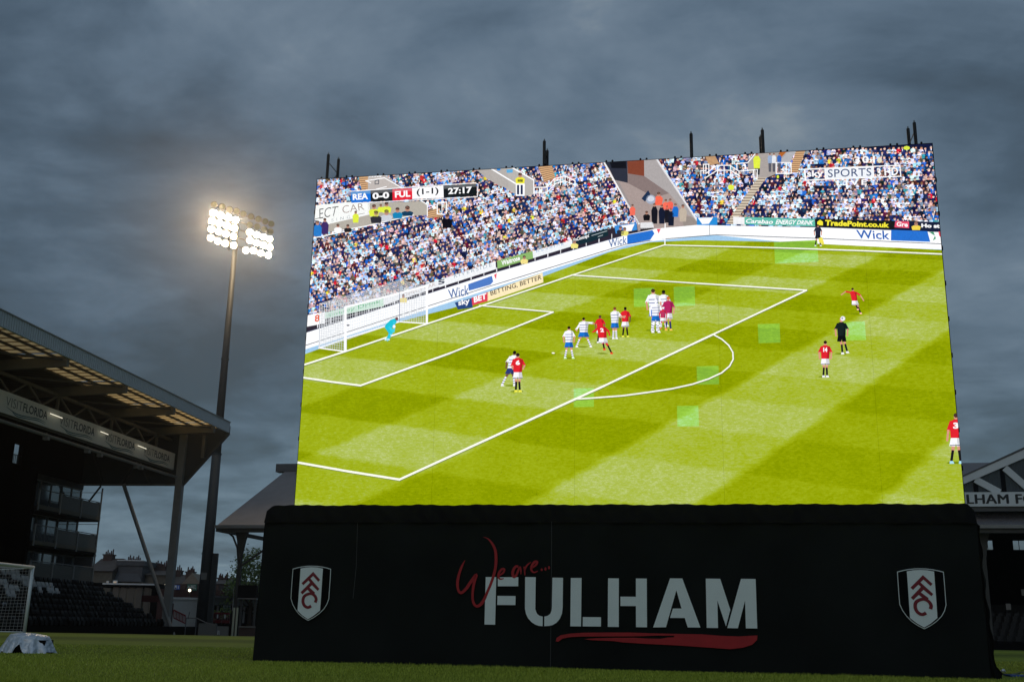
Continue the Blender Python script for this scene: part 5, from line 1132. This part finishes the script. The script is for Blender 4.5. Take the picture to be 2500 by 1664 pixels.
for q in stroke([(461, 1432.5, 1.2), (472, 1432.5, 1.2)]): g.add([atY(u, v, 99.45) for u, v in q], [(0, 1, 2, 3)])
g.add([atY(457.5, 1432.5, 99.45), atY(462, 1429, 99.45), atY(462, 1436, 99.45)], [(0, 1, 2)]); mk(g, 'arrow', 'signw')
for i, tx in enumerate(('EXIT', 'GATE')):
    v, f = glyphs(tx, .02); g = MB().add([atY(466+12*a, 1431.5+i*5.5-4*b_, 99.44) for a, b_ in v], f); mk(g, 'sign_lettering', 'signw')
for (u, v, lb) in ((403, 1429, 'lit lamp on a thin post left of the stand column'), (463, 1440, 'lit lamp under the green sign')):
    p = atY(u, v, 98); t = thing('post_lamp', lb, 'lamp', (p.x, p.y, -.6)); h = p.z+.6
    MB().tube((0, .1, 0), (0, .1, h+.1), .05).build('lamp_post', MT['darksteel'], t); MB().box(-.2, .2, -.02, .25, h+.17, h+.25).build('lamp_hood', MT['darksteel'], t); MB().sphere((0, 0, h), .12, 12, 8).build('bulb', MT['bulb'], t)
# hoarding and clubhouse
t, mk = place(fb(MB(), 398, 1461, 486, 1525, 84, .3, -.6), 'hoarding', 'greywall', 'plain pale grey hoarding left of the floodlight mast base', 'hoarding', None, ('panel',))
mk(fb(MB(), 396, 1458, 487, 1461, 83.9, .5), 'top_trim', 'lead')
t, mk = place(fb(MB(), 484, 1458, 640, 1475, 92, 5), 'clubhouse', mat('grey_cladding', (.10, .115, .115), .7, 0, .2, .7), 'low grey clubhouse with white windows behind the red barriers', 'building', None, ('fascia',))
mk(fb(MB(), 484, 1475, 640, 1520, 92.6, 4, -.6), 'wall', 'black'); mk(fb(MB(), 484, 1455, 640, 1458, 91.7, 5.4), 'roof', 'slate')
for (a, v0, b_, v1) in ((507, 1476, 518, 1491), (544, 1477, 563, 1492), (609, 1477, 622, 1493)):
    f = mk(fb(MB(), a, v0, b_, v1, 92.5, .12), 'window', 'signw'); mk(fb(MB(), a+1.5, v0+1.5, b_-1.5, v1-2, 92.44, .04), 'pane', 'pane', f)
for (a, b_) in ((528, 534), (591, 599), (617, 624)): mk(fb(MB(), a, 1477, b_, 1520 if a > 540 else 1500, 92.45, .1), 'door_frame', 'frame')
t, mk = place(fb(MB(), 228, 1424, 386, 1431, 90, 3), 'terrace_shelter', 'black', 'flat thin roofed shelter with grey panels behind the left seats', 'shelter', None, ('roof',))
mk(fb(MB(), 250, 1424, 380, 1425.5, 89.9, .2), 'roof_trim', 'lead')
for i in range(5): mk(fb(MB(), 275+i*19, 1431, 291+i*19, 1446+i*3, 90.2, .1, -.6), 'panel', 'balc')
mk(fb(MB(), 368, 1432, 385, 1460, 90.3, .3, -.6), 'panel', 'black')
# red crowd barriers
for i, (u0, u1) in enumerate(((504, 523), (523, 541), (541, 561))):
    b = MB(); Y = 86-i*.3; fb(b, u0+.5, 1493+i*.7, u1-.5, 1497+i*.7, Y, .12); fb(b, u0+.5, 1512+i*.6, u1-.5, 1519+i*.6, Y, .12)
    for k in range(5): fb(b, u0+.5+k*(u1-u0-3)/4, 1497+i*.7, u0+2.5+k*(u1-u0-3)/4, 1512+i*.6, Y, .1)
    t, mk = place(b, 'crowd_barrier', 'redp', ('red plastic barrier right beside the floodlight mast', 'middle one of the three red plastic barriers', 'red plastic barrier nearest the black grandstand post')[i], 'barrier', 'red barriers in front of the clubhouse', ('barrier_panel',))
    mk(fb(MB(), u0+6, 1499, u0+10, 1508, Y-.03, .02), 'notice', 'signw')
    mk(fb(MB(), u0+2, 1519+i*.5, u0+6, 1523+i*.5, Y-.2, .5), 'foot', 'black'); mk(fb(MB(), u1-6, 1519+i*.5, u1-2, 1523+i*.5, Y-.2, .5), 'foot', 'black')
# red stair rail at the end of the left seats
b = MB(); A = [(424, 1488), (453, 1500)]
p, q = atY(424, 1488, 78), atY(453, 1502, 78); p2, q2 = atY(424, 1507, 78), atY(453, 1521, 78); b.beam(p, q, .1).beam(p2, q2, .08)
for k in range(9): b.beam(p.lerp(q, k/8), p2.lerp(q2, k/8), .05)
t, mk = place(b, 'stair_rail', 'redp', 'sloping red stair railing at the right end of the left seats', 'railing', None, ('rail',))
mk(fb(MB(), 398, 1472, 423, 1508, 78.1, .15, -.6), 'solid_panel', mat('dull_red_panel', (.09, .012, .012), .7, 0, .3, 3))
bb = MB()
for k in range(7): fb(bb, 399+k*3.6, 1468, 400+k*3.6, 1474, 78, .05)
mk(bb, 'spikes', 'darksteel')
b = MB(); fb(b, 345, 1453, 395, 1468, 80, .15); place(b, 'red_screen', mat('dark_red_screen', (.07, .012, .012), .7, 0, .3, 3), 'dark red screen panels at the top of the left seats', 'screen')
# beige pitchside wall, railing, planter
place(fb(MB(), 484, 1521, 528, 1535, 74, .2, -.62), 'beige_wall', 'concrete2', 'beige low wall behind the end of the black perimeter wall', 'wall')
t, mk = place(fb(MB(), 528, 1528, 557, 1552, 70, .25, -.62), 'block_wall', 'concrete2', 'short beige block wall next to the black grandstand posts', 'wall', None, ('wall',))
mk(fb(MB(), 531, 1538, 533, 1548, 69.95, .04), 'mark', 'signw'); mk(fb(MB(), 535, 1538, 536.2, 1549, 69.95, .04), 'mark', 'signw')
b = MB(); fr_ = [atY(u, v, 76) for u, v in ((455, 1507), (480, 1508), (505, 1520), (530, 1524))]
for a, c in zip(fr_, fr_[1:]): b.tube(a, c, .03)
for a in fr_: b.tube(a, Vector((a.x, a.y, -.6)), .03)
b.tube(atY(463, 1492, 76), atY(459, 1510, 76), .03)
place(b, 'steel_handrail', 'rail', 'thin steel handrail in front of the mast base', 'railing')
t, mk = place(fb(MB(), 560, 1490, 567, 1549, 71, .3, -.62), 'gate_posts', 'black', 'black gate post with two cream poles by the screen', 'gate post', None, ('post',))
for u in (572, 580): 
    p = atY(u, 1482, 70.8); q_ = Vector((p.x, p.y, -.6)); mk(MB().tube(q_, p, .07), 'cream_pole', 'yellow')
t, mk = place(fb(MB(), 583, 1530, 622, 1551, 73, 1.2, -.62), 'brick_planter', 'brick', 'low brick planter left of the black screen base', 'planter', None, ('planter_wall',))
mk(fb(MB(), 582, 1528, 623, 1530.5, 72.9, 1.4), 'coping', 'concrete2')
t, mk = place(fb(MB(), 579, 1428, 627, 1459, 76, .6), 'scoreboard', 'black', 'blank black scoreboard box hanging by the grandstand post', 'scoreboard', None, ('case',))
mk(fb(MB(), 580, 1459.5, 626, 1461, 75.9, .8), 'bottom_trim', 'rail'); p = atY(588, 1459, 76); mk(MB().beam((p.x, 76.3, p.z), (p.x, 76.3, -.6), .14), 'leg', 'darksteel'); p = atY(622, 1459, 76); mk(MB().beam((p.x, 76.3, p.z), (p.x, 76.3, -.6), .14), 'leg', 'darksteel')
place(fb(MB(), 567, 1430, 572, 1480, 75, .2, -.6), 'scaffold_post', 'rail', 'thin scaffold post just left of the blank scoreboard', 'post')

# ------------------------------------------------------------------ tree
def tree():
    Y = 92.; c = atY(640, 1400, Y); base = Vector((c.x-.75, Y, -.6)); t = thing('tree', 'leafy tree peeping out left of the screen base', 'tree', base)
    tk = MB(); tk.tube((0, 0, 0), (0, 0, 2.6), .22, .15); tips = []
    for k in range(16):
        a = k*2.4; z = 1.8+k*.14; L = 1.0+.9*random.random(); e = Vector((math.cos(a)*L*1.1, math.sin(a)*L, z+.7+random.random()*1.2)); tk.tube((0, 0, z-.4), e, .07, .02, 5); tips.append(e)
        e2 = e+Vector((random.uniform(-.8, .8), random.uniform(-.6, .6), random.uniform(.1, .8))); tk.tube(e, e2, .025, .01, 4); tips.append(e2)
    tips.append(Vector((-2.1, 0, 1.9))); tips.append(Vector((-1.9, .1, 3.1))); tk.tube((-.2, 0, 1.8), (-2.6, 0, 3.5), .05, .03, 5)
    tk.build('trunk', MT['bark'], t)
    m = bpy.data.materials.new('leaves'); m.use_nodes = True; tt = m.node_tree; bs = tt.nodes['Principled BSDF']; gi = tt.nodes.new('ShaderNodeNewGeometry'); cr = tt.nodes.new('ShaderNodeValToRGB'); tt.links.new(gi.outputs['Random Per Island'], cr.inputs[0])
    cr.color_ramp.elements[0].color = (.07, .12, .03, 1); cr.color_ramp.elements[1].color = (.26, .36, .09, 1); tt.links.new(cr.outputs[0], bs.inputs['Base Color']); bs.inputs['Roughness'].default_value = .6
    b = MB()
    for e in tips:
        for k in range(150):
            d = Vector([random.gauss(0, .36) for _ in range(3)]); o_ = e+d; s_ = random.uniform(.08, .16); u = Vector([random.gauss(0, 1) for _ in range(3)]).normalized(); w = u.cross(Vector([random.gauss(0, 1) for _ in range(3)])).normalized()
            b.add([o_-u*s_, o_+w*s_*.5, o_+u*s_, o_-w*s_*.5], [(0, 1, 2, 3)])
    b.build('crown', m, t)
tree()

# ------------------------------------------------------------------ goal
def goal():
    th = math.atan2(*ray(1522, 1535)[:2]); top = atY(80, 1384, 40.8); gf = Frame(top.x, top.y, -th); zt = top.z
    t = thing('football_goal', 'white football goal with net in front of the left seats', 'goal', (top.x, top.y, 0), -th)
    r = .06; L = 7.32
    MB().tube((0, 0, 0), (0, 0, zt), r, None, 12).build('goalpost', MT['goal'], t, True); MB().tube((0, -L, 0), (0, -L, zt), r, None, 12).build('goalpost', MT['goal'], t, True)
    MB().tube((0, -L-r, zt), (0, r, zt), r, None, 12).build('crossbar', MT['goal'], t, True)
    st = MB(); 
    for y in (0, -L): st.path([(-2.1, y, 0), (0, y, 0)], .03); st.tube((-.05, y, zt-.03), (-1.7, y, zt-.12), .016); 
    st.path([(-2.1, 0, .02), (-2.1, -L, .02)], .03); st.build('ground_frame', MT['goal'], t)
    n = MB(); w = .0046
    def ln(p, q):
        p, q = Vector(p), Vector(q); n.tube(p, q, w, None, 3, False)
    bx = lambda z: -1.7-.4*(1-z/zt)
    N = 20
    for y in (0, -L):
        for i in range(N+1): z = zt*i/N-.02; ln((0, y, z), (bx(z), y, z-.06*math.sin(3.1*i/N)))
        for k in range(1, 15): f = k/14; ln((bx(0)*f, y, 0), (bx(zt)*f, y, zt-.05*math.sin(3*f)))
    for i in range(N+1): z = zt*i/N; ln((bx(z), 0, z), (bx(z)-.04*math.sin(i), -L, z))
    for k in range(61): y = -L*k/60; ln((bx(0), y, 0), (bx(zt), y, zt-.06)); ln((bx(zt), y, zt-.06), (0, y, zt))
    for k in range(1, 14): f = k/14; ln((bx(zt)*f, 0, zt-.05*math.sin(3*f)), (bx(zt)*f, -L, zt-.05*math.sin(3*f)))
    n.build('net', MT['net'], t)
goal()

# ------------------------------------------------------------------ silver tarpaulin over a box
def tarp():
    c = gnd(58, 1594); t = thing('covered_crate', 'black crate under a crumpled silver tarpaulin on the grass', 'crate', (c.x, c.y, 0), .05)
    MB().box(-.24, .28, .0, .36, .0, .19).build('crate', MT['black'], t); MB().tube((-.33, .0, .015), (.42, -.02, .012), .012).build('rope', MT['black'], t)
    NA, NR = 120, 34; vs = []
    def hem(a):                           # hem height: two arches in the front, corners touching the ground
        fr_ = -math.sin(a); x = math.cos(a)
        return max(0, .13*math.exp(-((x+.12)/.13)**2)) if fr_ > .3 else (.02 if fr_ > 0 else .0)
    for j in range(NR+1):
        r = j/NR
        for i in range(NA):
            a = 2*math.pi*i/NA; ca, sa = math.cos(a), math.sin(a); sq = 1/max(abs(ca)**3+abs(sa)**3, 1e-6)**(1/3.)
            if r < .5: q = r/.5; R = q*.26; z = .285-.035*q*q+.03*ca*-.6*q
            else:
                q = (r-.5)/.5; R = .26+.12*q+.024*math.sin(9*a+.6)*q+.014*math.sin(21*a+2*math.sin(3*a))*q; top = .25-.018*ca; z = top*(1-q**1.12)+hem(a)*q
            x = ca*sq*R*1.02; y = .18+sa*sq*R*.72
            k = .5+.5*r
            x += k*(.006*math.sin(31*a+17*r)+.004*math.sin(57*r+9*a)); z += k*(.008*math.sin(14*a+23*r)*math.sin(19*r+5*a)+.004*math.sin(41*a-33*r))*(1 if r < .97 else .4)
            vs.append((x-.01, y, max(.004, z)))
    fs = [(j*NA+i, j*NA+(i+1) % NA, (j+1)*NA+(i+1) % NA, (j+1)*NA+i) for j in range(NR) for i in range(NA)]
    m = mat('silver_tarpaulin', (.55, .61, .67), .34, .3, .12, 7); tt = m.node_tree; bs = tt.nodes['Principled BSDF']; tc = tt.nodes.new('ShaderNodeTexCoord'); v = tt.nodes.new('ShaderNodeTexVoronoi'); v.inputs['Scale'].default_value = 11; v.feature = 'F2'
    n_ = tt.nodes.new('ShaderNodeTexNoise'); n_.inputs['Scale'].default_value = 9; n_.inputs['Detail'].default_value = 5; tt.links.new(tc.outputs['Object'], n_.inputs[0]); tt.links.new(tc.outputs['Object'], v.inputs['Vector'])
    mm = tt.nodes.new('ShaderNodeMath'); mm.operation = 'ADD'; tt.links.new(v.outputs['Distance'], mm.inputs[0]); tt.links.new(n_.outputs['Fac'], mm.inputs[1])
    bp = tt.nodes.new('ShaderNodeBump'); bp.inputs['Strength'].default_value = 1; bp.inputs['Distance'].default_value = .02; tt.links.new(mm.outputs[0], bp.inputs['Height']); tt.links.new(bp.outputs[0], bs.inputs['Normal'])
    MB().add(vs, fs).build('tarpaulin', m, t, True)
tarp()
# foil, cable and blue mat by the right end of the base
c = gnd(2449, 1643)
vs = MB().sphere((0, 0, .03), .036, 9, 7, .8); vs.v = [(x*random.uniform(.75, 1.2), y*random.uniform(.75, 1.2), max(.002, z*random.uniform(.8, 1.15))) for x, y, z in vs.v]
o = vs.build('foil_ball', MT['silver']); o.location = c; tag(o, 'tiny crumpled silver foil on the grass by the right drape', 'litter')
a, b_ = gnd(2466, 1646), gnd(2600, 1650); m_ = MB().box(0, 1.6, 0, .28, .002, .022); o = m_.build('ground_mat', MT['blue']); o.location = gnd(2468, 1651); o.rotation_euler = (0, 0, -.1); tag(o, 'blue mat lying on the grass at the right edge', 'mat')
k = MB().path([gnd(2440, 1646)+Vector((0, 0, .012)), gnd(2470, 1648)+Vector((0, 0, .012)), gnd(2500, 1642)+Vector((0, 0, .012))], .012); tag(k.build('cable', MT['blackmetal']), 'short black cable on the grass beside the blue mat', 'cable')

# ------------------------------------------------------------------ thin haze volume added so the floodlights get a halo
def haze():
    b = MB().box(-75, 80, -10, 136, -1.7, 36); m = bpy.data.materials.new('glow_haze'); m.use_nodes = True; t = m.node_tree; t.nodes.clear()
    o = t.nodes.new('ShaderNodeOutputMaterial'); v = t.nodes.new('ShaderNodeVolumePrincipled'); v.inputs['Density'].default_value = .0004
    v.inputs['Anisotropy'].default_value = .93; v.inputs['Color'].default_value = (.88, .9, .95, 1); t.links.new(v.outputs[0], o.inputs['Volume'])
    tag(b.build('haze', m), 'thin haze added to spread the floodlight glow', kind='stuff')
haze()
